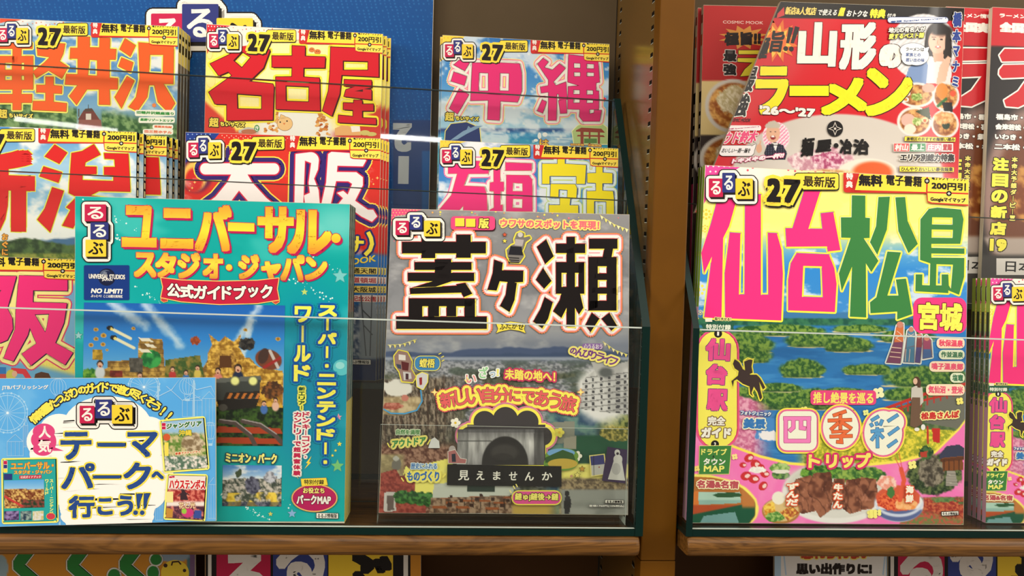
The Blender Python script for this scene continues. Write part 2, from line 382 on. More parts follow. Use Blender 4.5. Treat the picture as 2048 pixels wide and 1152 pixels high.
    def build(s, thick, label, cat, side=None, group=None, spine=None, name=None, back=None):
        """root empty + page block + printed parts"""
        root = empty(s.name, s.base); tag(root, label, cat, group)
        nb = 14 if s.curve else 1; V = []; rows = []
        us = np.linspace(0, 1, nb + 1)
        def line(t): return s.q[0] * 0 + np.array([(1 - u) * ((1 - t) * s.q[0] + t * s.q[3]) + u * ((1 - t) * s.q[1] + t * s.q[2]) for u in us])
        ts = np.linspace(0, 1, nb + 1); N = nb + 1
        Fv = np.vstack([s.w(line(t)) for t in ts]); Bv = Fv - s.n * thick
        V = np.vstack([Fv, Bv]); faces = []; mi = []; M = N * N
        for j in range(nb):
            for i in range(nb):
                a = j * N + i; faces.append((a, a + N, a + N + 1, a + 1)); mi.append(0); faces.append((M + a, M + a + 1, M + a + N + 1, M + a + N)); mi.append(0)
        for i in range(nb):
            a = i; faces.append((a, a + 1, M + a + 1, M + a)); mi.append(1); a = nb * N + i; faces.append((a + 1, a, M + a, M + a + 1)); mi.append(1)
            a = i * N; faces.append((a + N, a, M + a, M + a + N)); mi.append(1); a = i * N + nb; faces.append((a, a + N, M + a + N, M + a)); mi.append(1)
        bm_ = side or PAPER
        link('page_block' if thick > 0.0025 else 'card', V, faces, [PAPER, bm_], mi, root, s.base)
        for part, (vs, tsx, cs, n) in s.buf.items():
            Vp = np.vstack(vs); T = np.vstack(tsx); C = np.vstack(cs)
            if s.slices is not None: Vp, T, C = slice_x(Vp, T, C, s.slices)
            Vp[:, :2] = s.clamp(Vp[:, :2])
            W = np.empty((len(Vp), 3)); W[:] = s.w(Vp[:, :2], Vp[:, 2]); W -= s.base
            me = bpy.data.meshes.new(part); me.vertices.add(len(W)); me.vertices.foreach_set('co', W.ravel())
            me.loops.add(T.size); me.loops.foreach_set('vertex_index', T.ravel().astype(np.int32)); me.polygons.add(len(T)); me.polygons.foreach_set('loop_start', np.arange(0, T.size, 3, dtype=np.int32))
            at_ = me.attributes.new('ink', 'FLOAT_COLOR', 'POINT'); at_.data.foreach_set('color', np.c_[C, np.ones(len(C))].ravel())
            me.materials.append(s.ink); me.update(calc_edges=True)
            if s.curve: me.polygons.foreach_set('use_smooth', [True] * len(me.polygons))
            o = bpy.data.objects.new(part, me); COL.objects.link(o); o.parent = root
        if spine: s.edge(root, thick, *spine)
        return root
    def edge(s, root, thick, which, bands, marks=()):
        """coloured spine strip on the left or right side of the block; bands (t0,t1,rgb) from the top, marks (t0,t1,f0,f1,rgb)"""
        a, b = (s.corn[1], s.corn[2]) if which == 'R' else (s.corn[0], s.corn[3]); side = np.cross(b - a, s.n) ; side /= np.linalg.norm(side)
        if (side[0] > 0) != (which == 'R'): side = -side
        V = []; Fc = []; C = []
        for lev, items in ((1, [(t0, t1, -.03, 1.03, c) for t0, t1, c in bands]), (2, marks)):
            for t0, t1, f0, f1, c in items:
                e = side * (0.00012 * lev); p = [a + (b - a) * t - s.n * thick * f + e for t, f in ((t0, f0), (t1, f0), (t1, f1), (t0, f1))]
                n = len(V); V += [x - s.base for x in p]; Fc.append((n, n + 1, n + 2, n + 3)); C += [lin(c)] * 4
        o = link('spine', V, Fc, INKM, None, root)
        at_ = o.data.attributes.new('ink', 'FLOAT_COLOR', 'POINT'); at_.data.foreach_set('color', np.c_[np.array(C), np.ones(len(C))].ravel())
def slice_x(V, T, C, xs):
    """split triangles along vertical lines so that flat marks follow a curled sheet"""
    bm = bmesh.new(); vs = [bm.verts.new(v) for v in V * (1, 1, 1e4)]; ly = bm.verts.layers.float_vector.new('c')
    for v, c in zip(bm.verts, C): v[ly] = c
    bm.verts.index_update(); vs = list(bm.verts)
    for t in T:
        try: bm.faces.new([vs[i] for i in t])
        except ValueError: pass
    for ax, vals in ((0, xs[0]), (1, xs[1])):
        for x in vals:
            co = [0, 0, 0]; co[ax] = x; no = [0, 0, 0]; no[ax] = 1
            bmesh.ops.bisect_plane(bm, geom=bm.verts[:] + bm.edges[:] + bm.faces[:], plane_co=co, plane_no=no, dist=1e-5)
    bmesh.ops.triangulate(bm, faces=bm.faces[:]); bm.verts.index_update()
    V2 = np.array([v.co[:] for v in bm.verts]) * (1, 1, 1e-4); C2 = np.array([v[ly][:] for v in bm.verts]); T2 = np.array([[v.index for v in f.verts] for f in bm.faces]); bm.free()
    return V2, T2, C2
# two tube lights far down the shop, mirrored in the glass lips
for px, py, wpx in ((822, 276, 120), (135, 250, 170)):
    d = rays([(px, py)])[0]; d = d / d[1]; hit = CAM + d * 0.732; t = (2.75 - hit[2]) / d[2]; loc = hit + np.array([d[0], -1, d[2]]) * t
    area('tube_light', tuple(loc), tuple(hit), wpx / F * (0.732 + t), 0.045, 3.2, (1, 0.98, 0.95))
# ---------------------------------------------------------------- the rack: panels, partition, post, shelves, glass trays
def structure(o): o['kind'] = 'structure'; return o
Z0 = CAM[2]
structure(box('floor', (-1.6, -3.5, -0.02, 2.0, 0.9, 0.0), FLOORM))
structure(box('wall_back', (-0.75, 0.785, 0.0, 0.1740, 0.80, Z0 + 0.75), PANELM))
structure(box('wall_back_right', (0.2045, 0.785, 0.0, 0.95, 0.80, Z0 + 0.75), PANELM))
zl = Z0 - 0.2125
structure(box('wall_lower', (-0.75, 0.776, 0.0, 0.1735, 0.784, zl - 0.006), DBROWN))
structure(box('wall_lower_right', (0.2050, 0.776, 0.0, 0.95, 0.784, zl - 0.006), DBROWN))
# slotted partition
v, f = boxmesh(0.1752, 0.64, 0.0, 0.2036, 0.80, Z0 + 0.75); mi = [0] * 6
def slot(y0, y1, za, side):
    n = len(v); x = 0.1752 - 0.0001 if side == 'L' else 0.2036 + 0.0001
    sh = 0.0006
    v.extend([(x, y0, za), (x, y1, za + sh), (x, y1, za + 0.0036 + sh), (x, y0, za + 0.0036)]); f.append((n, n + 1, n + 2, n + 3)); mi.append(1)
    v.extend([(x - 0.00002, y0, za - .0005), (x - 0.00002, y1, za + sh - .0005), (x - 0.00002, y1, za + sh), (x - 0.00002, y0, za)]); n += 4; f.append((n, n + 1, n + 2, n + 3)); mi.append(2)
z = Z0 - 0.40
while z < Z0 + 0.5:
    slot(0.6425, 0.6500, z, 'L'); slot(0.7655, 0.7725, z, 'L'); slot(0.6425, 0.6500, z, 'R'); z += 0.0118
structure(link('wall_partition', v, f, [PARTM, DARK, LEDGE], mi, None, (0.19, 0.72, 0)))
zs = at(1320, 1122, 0.622)[2]
def bevbox(name, b, m, bev, parent=None, seg=2):
    o = box(name, b, m, parent); md = o.modifiers.new('b', 'BEVEL'); md.width = bev; md.segments = seg; return o
structure(bevbox('trim_1', (0.1746, 0.622, zs, 0.2042, 0.6398, Z0 + 0.75), POSTM, 0.0012))
structure(bevbox('trim_2', (0.1746, 0.622, 0.0, 0.2042, 0.6398, zs - 0.0003), POSTM, 0.0006))

def shelf(x0, x1, label):
    t, b = Z0 - 0.1941, Z0 - 0.2106; r = (t - b) / 2; P = [(0.784, b), (0.784, t)]
    for i in range(13):
        a = math.radians(90 + 15 * i); P.append((0.6055 + 0.0085 * math.cos(a) * abs(math.cos(a)) ** -0.25 if abs(math.cos(a)) > 1e-6 else 0.6055, (t + b) / 2 + r * math.sin(a)))
    n = len(P); V = []; 
    xs = [x0, x0 + 0.0008, x0 + .003, x1 - 0.003, x1 - 0.0008, x1]; sc_ = [0.86, 0.95, 1, 1, 0.95, 0.86]
    for x, q in zip(xs, sc_): V += [(x, y if y > 0.7 else 0.6055 + (y - 0.6055) * q, (t + b) / 2 + (zz - (t + b) / 2) * q) for y, zz in P]
    Fc = [tuple(range(n))[::-1], tuple(range(5 * n, 6 * n))]
    for s in range(5):
        for i in range(n): Fc.append((s * n + i, s * n + (i + 1) % n, (s + 1) * n + (i + 1) % n, (s + 1) * n + i))
    o = link('wooden_shelf', V, Fc, WOOD, None, None, ((x0 + x1) / 2, 0.7, b)); tag(o, label, 'shelf'); return o
shelf(-0.62, 0.1668, 'brown wooden shelf with rounded front edge left of the brown post')
shelf(0.2062, 0.90, 'brown wooden shelf with rounded front edge right of the brown post')

STEP1 = Z0 - 0.0865; STEP2 = Z0 + 0.0180; STEP2R = Z0 + 0.0005
TB = Z0 - 0.1885  # tray base top
def tray(x0, x1, sides, label, back=True):
    """three-step glass tray; lips and steps measured from the photograph"""
    r = empty('glass_display_tray', ((x0 + x1) / 2, 0.69, Z0 - 0.195)); tag(r, label, 'display tray'); L = r.location
    def pane(name, b, mi):
        v, f = boxmesh(*b); mats = [GLASS, LEDGE if 'front' in name else DEDGE, GEDGE]
        if 'lip' in name:
            e = 0.0011 if 'front' in name else 0.0007
            v, f = boxmesh(*b[:5], b[5] - e); v2, f2 = boxmesh(b[0], b[1], b[5] - e + .00005, b[3], b[4], b[5]); f = f + [tuple(i + 8 for i in q) for q in f2]; v = v + v2; mi = mi + [1] * 6
        return link(name, v, f, mats, mi, r, L)
    zf = Z0 - 0.0275; zm = Z0 + 0.0815; zb = Z0 + 0.1850
    pane('base', (x0, 0.6005, Z0 - 0.1940, x1, 0.770, TB), [0, 0, 2, 2, 2, 2])
    pane('front_lip', (x0, 0.6010, TB + .0002, x1, 0.6045, zf), [1, 1, 0, 0, 2, 2])
    pane('middle_lip', (x0, 0.6700, TB + .0002, x1, 0.6735, zm), [1, 1, 0, 0, 2, 2])
    if back:
        pane('step', (x0, 0.6740, STEP1 - 0.005, x1, 0.7310, STEP1), [0, 0, 1, 2, 2, 2])
        pane('back_lip', (x0, 0.7320, STEP1 - 0.005, x1, 0.7355, zb), [1, 1, 0, 0, 2, 2])
        pane('step', (x0, 0.7360, STEP2 - 0.005, x1, 0.7700, STEP2), [0, 0, 1, 2, 2, 2])
    else: pane('step', (x0, 0.6740, STEP2R - 0.005, x1, 0.7700, STEP2R), [0, 0, 1, 2, 2, 2])
    for sx in sides:
        a, b = (x1 + 0.0002, x1 + 0.0066) if sx == 'R' else (x0 - 0.0055, x0 - 0.0002)
        P = [(0.6000, Z0 - 0.1940), (0.770, Z0 - 0.1940), (0.770, zb + .002), (0.7330, zb + .002), (0.6000, zf + .0005)]
        V = [(x, y, zz) for x in (a, b) for y, zz in P]; n = len(P)
        Fc = [tuple(range(n)), tuple(range(2 * n - 1, n - 1, -1))] + [((i + 1) % n, i, n + i, n + (i + 1) % n) for i in range(n)]
        link('side_panel', V, Fc, [GLASS, LEDGE, GEDGE], [0, 0] + [2] * n, r, L)
    return r
tray(-0.62, 0.1630, 'R', 'stepped clear glass display tray on the left shelf under the travel guides')
tray(0.2102, 0.90, 'L', 'stepped clear glass display tray on the right shelf under the pink and green guide', False)

for x0, x1, t in ((-0.62, 0.1668, 'left'), (0.2062, 0.90, 'right')):
    o = box('lower_shelf', (x0, 0.62, Z0 - 0.372, x1, 0.7755, Z0 - 0.355), WOOD); tag(o, 'lower wooden shelf under the signs, %s bay of the rack' % t, 'shelf')
# ---------------------------------------------------------------- printed covers
K = (24, 18, 18); W_ = (244, 240, 230); YEL = (250, 222, 70); RED = (205, 28, 44); CRIM = (196, 30, 76); NAVY = (46, 54, 122); PINK = (246, 50, 132)
def vgrad(*st):
    ys = [a for a, _ in st]; cs = np.array([c for _, c in st], float)
    return lambda X, Y: np.stack([np.interp(Y, ys, cs[:, i]) for i in range(3)], 1)
def logo(S, tiles, sc, th=4.6):
    S.cur = 'masthead_logo'
    t = [rr(*b, r=1.5 * sc * S.k_) for b in tiles]; d = th * sc * S.k_
    sh = [[(x + d * .8, y + d) for x, y in p] for p in t]; sh2 = [[(x + d * .4, y + d * .5) for x, y in p] for p in t]
    S.polys(t + sh2 + sh, K, out=[(6.6 * sc + .9, K), (5.4 * sc, W_)])
    for b, p, ch, c, fc in zip(tiles, t, 'るるぶ', (CRIM, NAVY, (248, 208, 58)), (W_, W_, K)):
        S.polys([p], c); w = b[2] - b[0]; h = b[3] - b[1]
        S.text(ch, (b[0] + .13 * w, b[1] + .12 * h, b[2] - .13 * w, b[3] - .12 * h), fc, r=.8 * sc)
def header(S, tl, wd, qy=1.07, kt=None, corner=None, dots=(250, 240, 235), pale=None, dotc=None):
    """the yellow edition badge and the offer banner, drawn to one layout, fitted to this cover"""
    q = wd / 528.0; kt = (S.q[1][1] - S.q[0][1]) / (S.q[1][0] - S.q[0][0]) if kt is None else kt
    def T(p):
        p = np.asarray(p, float).reshape(-1, 2); x = tl[0] + (p[:, 0] - 1410) * q
        return np.c_[x, tl[1] + ((p[:, 1] - 330) - .053 * (p[:, 0] - 1410)) * q * qy + kt * (x - tl[0])]
    S.T = T; S.k_ = 1 / q; S.cur = 'cover'
    if pale is not None: S.poly([(1411, 331), (1700, 346), (1700, 372), (1500, 392), (1411, 400)], pale)
    if corner is not None:
        S.poly([(1411, 331), (1482, 335), (1440, 350), (1412, 412)], corner)
    if corner is not None: S.polys([ep(1416 + i * 9 + (j % 2) * 4, 336 + j * 11 + i * .5, 1.7, n=8) for i in range(7) for j in range(6) if i + j < 7], dots)
    if dotc is not None:
        for c in range(len(dotc)): S.polys([ep(1490 + i * 13 + (i % 3), 340 + (i * 7) % 9 + i * .4, 1.9 if i % 2 else 1.3, n=8) for i in range(16) if i % len(dotc) == c], dotc[c])
    S.cur = 'edition_badge'
    pill = [rr(1590, 347, 1677, 379, 5)]
    S.polys(pill, YEL, out=[(1.8 * q, K)], extr=((1.5 * q, 2.5 * q), K))
    B27 = [(1523, 350, 1529, 360), (1533, 356, 1563, 405), (1566, 358, 1601, 407)]
    S.glyphs("'27", [(a + 2.5, b + 3.5, c + 2.5, d + 3.5) for a, b, c, d in B27], K, r=3.0 * q, out=[(7.6 * q, K)])
    S.glyphs("'27", [(1523, 350, 1529, 360), (1533, 356, 1563, 405), (1566, 358, 1601, 407)], K, r=3.0 * q, out=[(7.4 * q, YEL)])
    S.polys([rr(1604, 348, 1676, 378, 4)], YEL)
    S.text('最新版', (1606, 351, 1671, 376), (50, 36, 20), r=.7 * q)
    S.cur = 'offer_banner'
    S.polys([rr(1687, 338, 1722, 385, 6), [(1712, 342), (1937, 356), (1937, 412), (1862, 407), (1855, 404), (1853, 387), (1700, 385)]], (206, 44, 40))
    S.poly([(1719, 340), (1853, 348), (1852, 384), (1710, 380)], YEL)
    S.poly([(1856, 348), (1937, 356), (1937, 386), (1855, 383)], YEL); S.poly([(1855, 386), (1937, 389), (1937, 409), (1864, 405), (1856, 402)], (252, 224, 90))
    S.vtext('特典', (1692, 344, 1706, 377), W_, r=.5 * q)
    S.text('無料', (1717, 348, 1766, 374), K, r=1.2 * q); S.text('電子書籍', (1772, 348, 1844, 374), K, r=.8 * q)
    S.poly(ep(1854, 362, 5.5), K); S.text('+', (1851, 359, 1857, 365), W_, r=.5 * q)
    S.text('電子レジャーチケット', (1863, 350, 1933, 363), K, r=.5 * q); S.text('200円引', (1863, 363, 1932, 382), K, r=1.0 * q)
    S.poly(ep(1898, 387, 5.5), K); S.text('+', (1895, 384, 1901, 390), W_, r=.5 * q)
    S.text('Googleマイマップ', (1861, 393, 1931, 407), K, r=.5 * q)
    logo(S, [(1417.5, 357, 1446, 394), (1444.5, 345.5, 1470, 385), (1471, 357, 1505.5, 398)], q)
    S.fr(); S.cur = 'cover'
def chiisai(S, x, y, w, k=0.03):
    """the small size mark"""
    S.text('超', (x, y, x + .27 * w, y + .27 * w), (230, 205, 80), r=.9, out=[(1.6, K)]); S.text('ちいサイズ', (x + .31 * w, y + .11 * w, x + w, y + .27 * w), (245, 225, 90), r=.8, out=[(1.4, K)])
def seal(S, b, t='るるぶ情報版'):
    x0, y0, x1, y1 = b; S.poly([(x0, y0), (x1, y0 + 1), (x1, y1 + 1), (x0, y1)], K); S.poly([(x0 + 1, y0 + 1), (x1 - 1, y0 + 2), (x1 - 1, y1), (x0 + 1, y1 - 1)], W_)
    S.text(t, (x0 + 3, y0 + 2, x1 - 3, y1 - 1), K, r=.35)
STACK = []
def stack(root, n, d, what, group, pos='behind'):
    """further copies of the same issue standing behind it"""
    words = ['second', 'third', 'fourth', 'fifth', 'sixth', 'seventh']
    root['group'] = group
    for i in range(n):
        lab = 'last, rearmost copy in the stack of %s' % what if i == n - 1 else '%s copy from the front in the stack of %s' % (words[i], what)
        dup(root, d[i] if isinstance(d, list) else [c * (i + 1) for c in d], lab, group)

# ---- teal theme park guide --------------------------------------------------------------------------------------------
S = Sheet('guidebook', [(150, 392), (700, 408), (689, 1043), (149, 1043)], z=TB + .0006, lean=0.2)
uniY = S.P0[1]
def uni_bg(X, Y):
    p = Pic(X, Y, (0, 166, 160)); p.grad([(392, (20, 172, 165)), (520, (0, 166, 162)), (760, (0, 160, 165)), (1043, (10, 172, 168))])
    p.put(ss(.55, .8, fbm(X - Y * .6, Y * 1.5, 110, 4, 3)) * .35, (140, 225, 215)); p.put(p.em(675, 450, 60, 40, soft=.9) * .5, (190, 240, 230)); p.put(p.em(620, 780, 90, 170, soft=.8) * .55, (0, 110, 175))
    return p.C
S.photo([(150, 392), (700, 408), (689, 1043), (149, 1043)], uni_bg, 4)
rng = random.Random(3)
SP = []
for cx, cy, w_, n in ((250, 480, 30, 26), (215, 430, 60, 18), (295, 590, 26, 16), (615, 575, 50, 30), (650, 530, 40, 16), (490, 1015, 50, 40), (560, 1000, 30, 14)):
    for i in range(n):
        t = rng.random(); SP.append(ep(cx + (t - .5) * 2 * w_ + rng.uniform(-3, 3), cy + (t - .5) * w_ * 1.1 + rng.uniform(-6, 6), rng.choice((.6, .8, 1.2, 1.8)), n=7))
S.polys(SP, (215, 240, 235))
for a in ((680, 552, 15, (120, 200, 200)), (609, 584, 7, (190, 215, 110)), (677, 834, 7, (240, 150, 180)), (679, 888, 5, YEL), (671, 901, 3, YEL), (665, 911, 3, YEL), (675, 932, 13, (120, 195, 120)), (584, 1027, 9, (140, 180, 225)), (541, 1028, 5, (215, 210, 100)), (157, 671, 8, (150, 200, 205))):
    S.poly(star(*a[:3]), a[3], out=[(.9, (60, 150, 150))])
S.poly(ep(683, 735, 17, 16), (90, 195, 205)); S.poly(ep(680, 731, 9, 7), (150, 220, 222))
for pts in ([(586, 930), (594, 945), (591, 946), (597, 958), (584, 943), (588, 942)], [(623, 912), (612, 926), (616, 927), (609, 938), (622, 925), (618, 924)]): S.poly(pts, YEL)
# main photograph: blue sky, golden stone temple, terraces, riders in a mine cart on rails
S.cur = 'cover_photo'
def uni_photo(X, Y):
    p = Pic(X, Y, (40, 120, 200)); p.grad([(604, (28, 92, 175)), (680, (44, 134, 214)), (760, (120, 185, 225))])
    for (x1, y1, x2, y2, w_) in ((222, 606, 290, 650, 16), (290, 610, 360, 690, 15), (520, 606, 470, 690, 12), (505, 640, 480, 720, 8)):
        dx, dy = x2 - x1, y2 - y1; t = np.clip(((X - x1) * dx + (Y - y1) * dy) / (dx * dx + dy * dy), 0, 1); d = np.hypot(X - x1 - t * dx, Y - y1 - t * dy)
        p.put((1 - ss(0, w_, d + 16 * (fbm(X, Y, 18, 3) - .5))) * .75, (225, 235, 240))
    for x, y, r in ((192, 659, 5), (207, 671, 6), (192, 678, 5), (182, 690, 5), (206, 689, 5), (214, 700, 3), (267, 657, 4), (491, 660, 4), (556, 678, 5)): p.ell(x, y, r, r * .8, (205, 160, 60)); p.ell(x, y, r * .5, r * .5, (150, 100, 30))
    for x, y in ((216, 655), (223, 674)):
        p.line([(x + 10, y + 4), (x + 45, y + 22)], 6, (230, 225, 190)); p.ell(x + 4, y + 1, 7, 5, (28, 28, 32)); p.ell(x + 7, y + 3, 3, 3, (235, 215, 120))
    # terraces
    m = p.pm([(165, 760), (215, 735), (215, 722), (275, 720), (278, 676), (325, 678), (330, 740), (400, 745), (420, 712), (500, 715), (520, 740), (566, 745), (566, 800), (165, 800)])
    p.tex(m, (120, 88, 40), (205, 165, 80), 9, 6, 4); p.put(m * (np.abs(((Y - 676) % 9) - 4) < 1.0) * .4, (80, 52, 20))
    p.tex(p.em(180, 752, 22, 14, .3, 4), (40, 110, 40), (120, 170, 60), 6, 3); p.tex(p.em(302, 718, 21, 18, .15, 5), (20, 100, 50), (60, 165, 80), 10, 3)
    for x, y, w_, h_ in ((277, 675, 22, 7), (288, 687, 18, 7), (276, 697, 20, 7)): p.poly([(x, y), (x + w_, y + 2), (x + w_ + 8, y + 2 + h_), (x + 7, y + h_)], (230, 222, 200))
    for x, y, w_, h_, c in ((259, 715, 26, 30, (96, 92, 84)), (219, 740, 26, 14, (140, 50, 40)), (185, 698, 20, 22, (200, 160, 50))): p.tex(p.pm([(x, y), (x + w_, y + 2), (x + w_, y + h_), (x, y + h_)]), c, np.array(c) * .7, 6, 2)
    # golden temple
    m = p.pm([(412, 755), (416, 705), (424, 690), (418, 668), (438, 684), (450, 672), (468, 684), (482, 668), (478, 694), (490, 715), (520, 735), (566, 742), (566, 850), (420, 850)])
    p.tex(m, (150, 105, 30), (235, 190, 85), 7, 8, 4); p.put(m * (np.abs(((Y + X * .05) % 15) - 7) < 1) * .35, (110, 70, 20)); p.put(m * (np.abs(((X + np.floor(Y / 15) * 11) % 24) - 12) < .8) * .35, (110, 70, 20))
    p.tex(p.pm([(432, 700), (470, 700), (474, 735), (428, 735)]), (120, 80, 30), (205, 160, 70), 8, 3); p.poly([(440, 712), (462, 712), (464, 736), (438, 736)], (90, 52, 22))
    # barrel, rock, birds
    p.ell(537, 719, 27, 20, (120, 62, 40), rot=.3); p.ell(527, 712, 10, 16, (70, 46, 40), rot=.3); p.line([(540, 702), (556, 735)], 6, (200, 190, 185)); p.line([(528, 735), (560, 716)], 6, (160, 40, 40))
    p.tex(p.em(494, 688, 16, 13, .35, 2), (24, 24, 28), (70, 66, 60), 6, 4); p.tex(p.em(390, 681, 11, 8, .5, 7), (140, 60, 30), (190, 90, 40), 4, 4)
    # people: riders and visitors
    def person(x, y, c, s=1.0): p.ell(x, y + 16 * s, 9 * s, 12 * s, c, .2); p.ell(x, y, 6 * s, 7 * s, (50, 34, 26)); p.ell(x, y + 2 * s, 4.6 * s, 5.2 * s, (222, 170, 140)); p.ell(x, y + 4 * s, 1.8 * s, 1.5 * s, (120, 30, 30))
    p.tex(p.pm([(330, 720), (400, 710), (410, 760), (330, 765)]), (60, 90, 40), (150, 130, 60), 8, 9, 4)
    person(200, 728, (205, 210, 215), 1.1); person(280, 750, (40, 80, 130), .9); person(345, 738, (190, 60, 60), .8); person(372, 745, (60, 120, 190), .8); person(395, 735, (215, 190, 90), .8)
    person(436, 742, (215, 130, 120), 1.0); person(476, 736, (28, 40, 72), 1.25)
    # jungle and track
    m = (Y > 812 + 8 * (fbm(X, Y, 20, 5) - .5)).astype(float); p.tex(m, (12, 30, 14), (60, 92, 34), 7, 12, 4)
    p.tex(p.pm([(470, 765), (566, 770), (566, 815), (505, 812)]), (150, 100, 30), (220, 170, 60), 8, 3); p.tex(p.em(545, 780, 22, 16, .4, 3), (70, 44, 26), (140, 84, 40), 6, 3)
    person(528, 806, (70, 110, 180), .8); person(551, 800, (225, 180, 160), .8)
    p.poly([(432, 757), (522, 751), (518, 800), (432, 803)], (62, 66, 64)); p.poly([(432, 757), (522, 751), (523, 760), (432, 766)], (96, 100, 96))
    for x in (470, 506): p.ell(x, 762, 10, 10, (60, 60, 50)); p.ell(x, 762, 8.5, 8.5, (236, 236, 150), .3)
    p.poly([(452, 785), (520, 782), (520, 794), (446, 800)], (44, 36, 30)); 
    for i in range(5): p.poly([(454 + i * 14, 797), (460 + i * 14, 797), (466 + i * 14, 786), (460 + i * 14, 786)], (205, 120, 50))
    p.poly([(434, 800), (518, 797), (512, 815), (438, 822)], (34, 30, 28)); p.ell(446, 815, 9, 7, (80, 76, 70))
    for y in (853, 874): p.poly([(436, y), (560, y + 3), (566, y + 15), (430, y + 12)], (170, 62, 30))
    p.line([(440, 842), (470, 846), (500, 870), (512, 894)], 9, (84, 70, 66)); p.line([(485, 842), (520, 850), (550, 870), (566, 888)], 9, (84, 70, 66)); p.line([(440, 839), (472, 843), (503, 868)], 2, (170, 160, 160)); p.line([(485, 839), (522, 847), (553, 868)], 2, (170, 160, 160))
    return p.C
S.photo([(168, 605), (570, 611), (565, 892), (164, 890)], uni_photo, 1.6)
def crowd(X, Y):
    p = Pic(X, Y, (90, 150, 215)); p.grad([(930, (70, 130, 205)), (960, (190, 215, 235))]); clouds(p, 30, 4, .9)
    m = (Y > 958 + 10 * (fbm(X, Y, 18, 2) - .5)).astype(float); p.tex(m, (60, 70, 60), (205, 195, 185), 5, 4, 4); p.tex((Y > 985).astype(float) * ss(.4, .6, fbm(X, Y, 14, 9, 2)), (190, 150, 40), (245, 212, 80), 9, 9)
    p.poly([(470, 945), (482, 936), (484, 950), (474, 957)], (70, 84, 60)); p.tex(p.em(505, 972, 15, 18, .3, 2), (50, 50, 70), (110, 110, 130), 6, 2); p.tex(p.em(540, 955, 13, 12, .4, 3), (200, 200, 210), (120, 120, 130), 5, 2)
    p.put((Y > 1004).astype(float) * .5, (40, 46, 90)); return p.C
S.photo([(445.5, 930), (563.5, 931), (562.5, 1013), (444.5, 1012)], crowd, 1.6)
S.cur = 'cover'
S.fr(140, 380, 2.88)
S.polys([rr(80, 433, 342, 634, 8)], (16, 54, 128)); S.poly(ep(212, 502, 50), (18, 26, 58)); S.poly(ep(206, 490, 34, 30), (86, 98, 124)); S.poly(ep(218, 500, 30, 34), (24, 34, 70)); S.poly([(178, 500), (196, 470), (214, 476), (206, 496), (190, 508)], (120, 128, 146))
S.text('UNIVERSAL STUDIOS', (108, 483, 317, 515), W_, r=.5, out=[(.8, (20, 30, 70))]); S.text('JAPAN', (184, 512, 244, 527), W_, r=.3); S.text('NO LIMIT!', (120, 566, 304, 598), W_, r=1.0, m=-.2); S.text('ぶっとべ！ここは超元気特区', (120, 601, 303, 622), W_, r=.25)
OG = vgrad((410, (250, 160, 50)), (440, (252, 205, 60)), (462, (254, 232, 60)), (485, (250, 190, 50)), (506, (244, 150, 50)))
OG2 = vgrad((503, (246, 165, 60)), (528, (254, 226, 70)), (545, (250, 190, 60)), (560, (205, 140, 50)))
S.cur = 'title_lettering'; CR = (190, 24, 84)
S.glyphs('ユニバサル', [(298, 86, 500, 332, .02), (520, 104, 712, 340, .02), (718, 84, 932, 356, .02), (1078, 94, 1290, 366, .02), (1250, 112, 1510, 372, .02)], OG, r=4.3, out=[(1.6, CR)], extr=((4.2, 4.6), CR))
S.polys([[(910, 186), (1062, 192), (1062, 240), (910, 236)], ep(1532, 278, 27)], OG, out=[(1.2, CR)], extr=((4.2, 4.6), CR))
S.glyphs('スタジオジャパン', [(368, 358, 498, 505, .02), (490, 360, 612, 505, .02), (618, 360, 750, 512, .02), (764, 366, 882, 512, .02), (968, 370, 1090, 515, .02), (1100, 410, 1215, 520, .02), (1212, 372, 1352, 524, .02), (1352, 384, 1482, 522, .02)], OG2, r=2.6, out=[(1.2, CR)], extr=((2.6, 3.0), CR))
S.polys([ep(916, 446, 18)], OG2, out=[(.8, CR)], extr=((1.6, 2), CR))
S.cur = 'title_ribbon'
S.polys([[(525, 618), (560, 612), (562, 640), (540, 646), (524, 636)], [(1165, 622), (1205, 628), (1205, 645), (1185, 657), (1165, 645)]], (205, 70, 60), out=[(.8, (250, 215, 110))])
S.poly([(524, 506), (640, 520), (860, 527), (1080, 522), (1202, 508), (1192, 570), (1204, 632), (1080, 652), (860, 658), (640, 642), (524, 618), (536, 560)], (196, 30, 62), out=[(1.6, (250, 210, 110))])
S.arc('公式ガイドブック', (560, 574), (862, 606), (1170, 582), 72, W_, r=1.4, out=[(1.5, (90, 10, 30))])
logo(S, [(84, 83, 208, 180), (118, 186, 222, 285), (89, 286, 208, 384)], 1.0)
S.fr(); S.cur = 'cover_lettering'; BL = (10, 84, 160)
kw = dict(r=1.6, out=[(7, (8, 140, 178)), (4.5, BL)])
S.vtext('スーパー・ニンテンドー・', (634, 608, 672, 938), (248, 238, 90), **kw); S.vtext('ワールド', (588, 609, 622, 766), (248, 238, 90), **kw)
S.text('TM', (614, 760, 622, 764), (20, 60, 110), r=.2)
S.vtext('新エリアー', (597, 773, 610, 820), (44, 84, 50), r=.5, out=[(3, (240, 235, 90))])
S.vtext('ドンキーコング・', (604, 823, 619, 920), CRIM, r=.6, out=[(3, W_)]); S.vtext('カントリーで超興奮体験', (587, 823, 602, 952), CRIM, r=.6, out=[(3, W_)])
S.text('ミニオン・パーク', (451, 905, 554, 928), (250, 240, 130), r=1.1, out=[(2, (20, 70, 90))], k=.03)
S.poly(ep(629, 996, 44, 26), (184, 30, 92), out=[(2.5, (200, 150, 70)), (1.2, (245, 215, 130))]); S.poly([(602, 958), (652, 956), (655, 970), (604, 972)], YEL, out=[(.8, (190, 140, 40))])
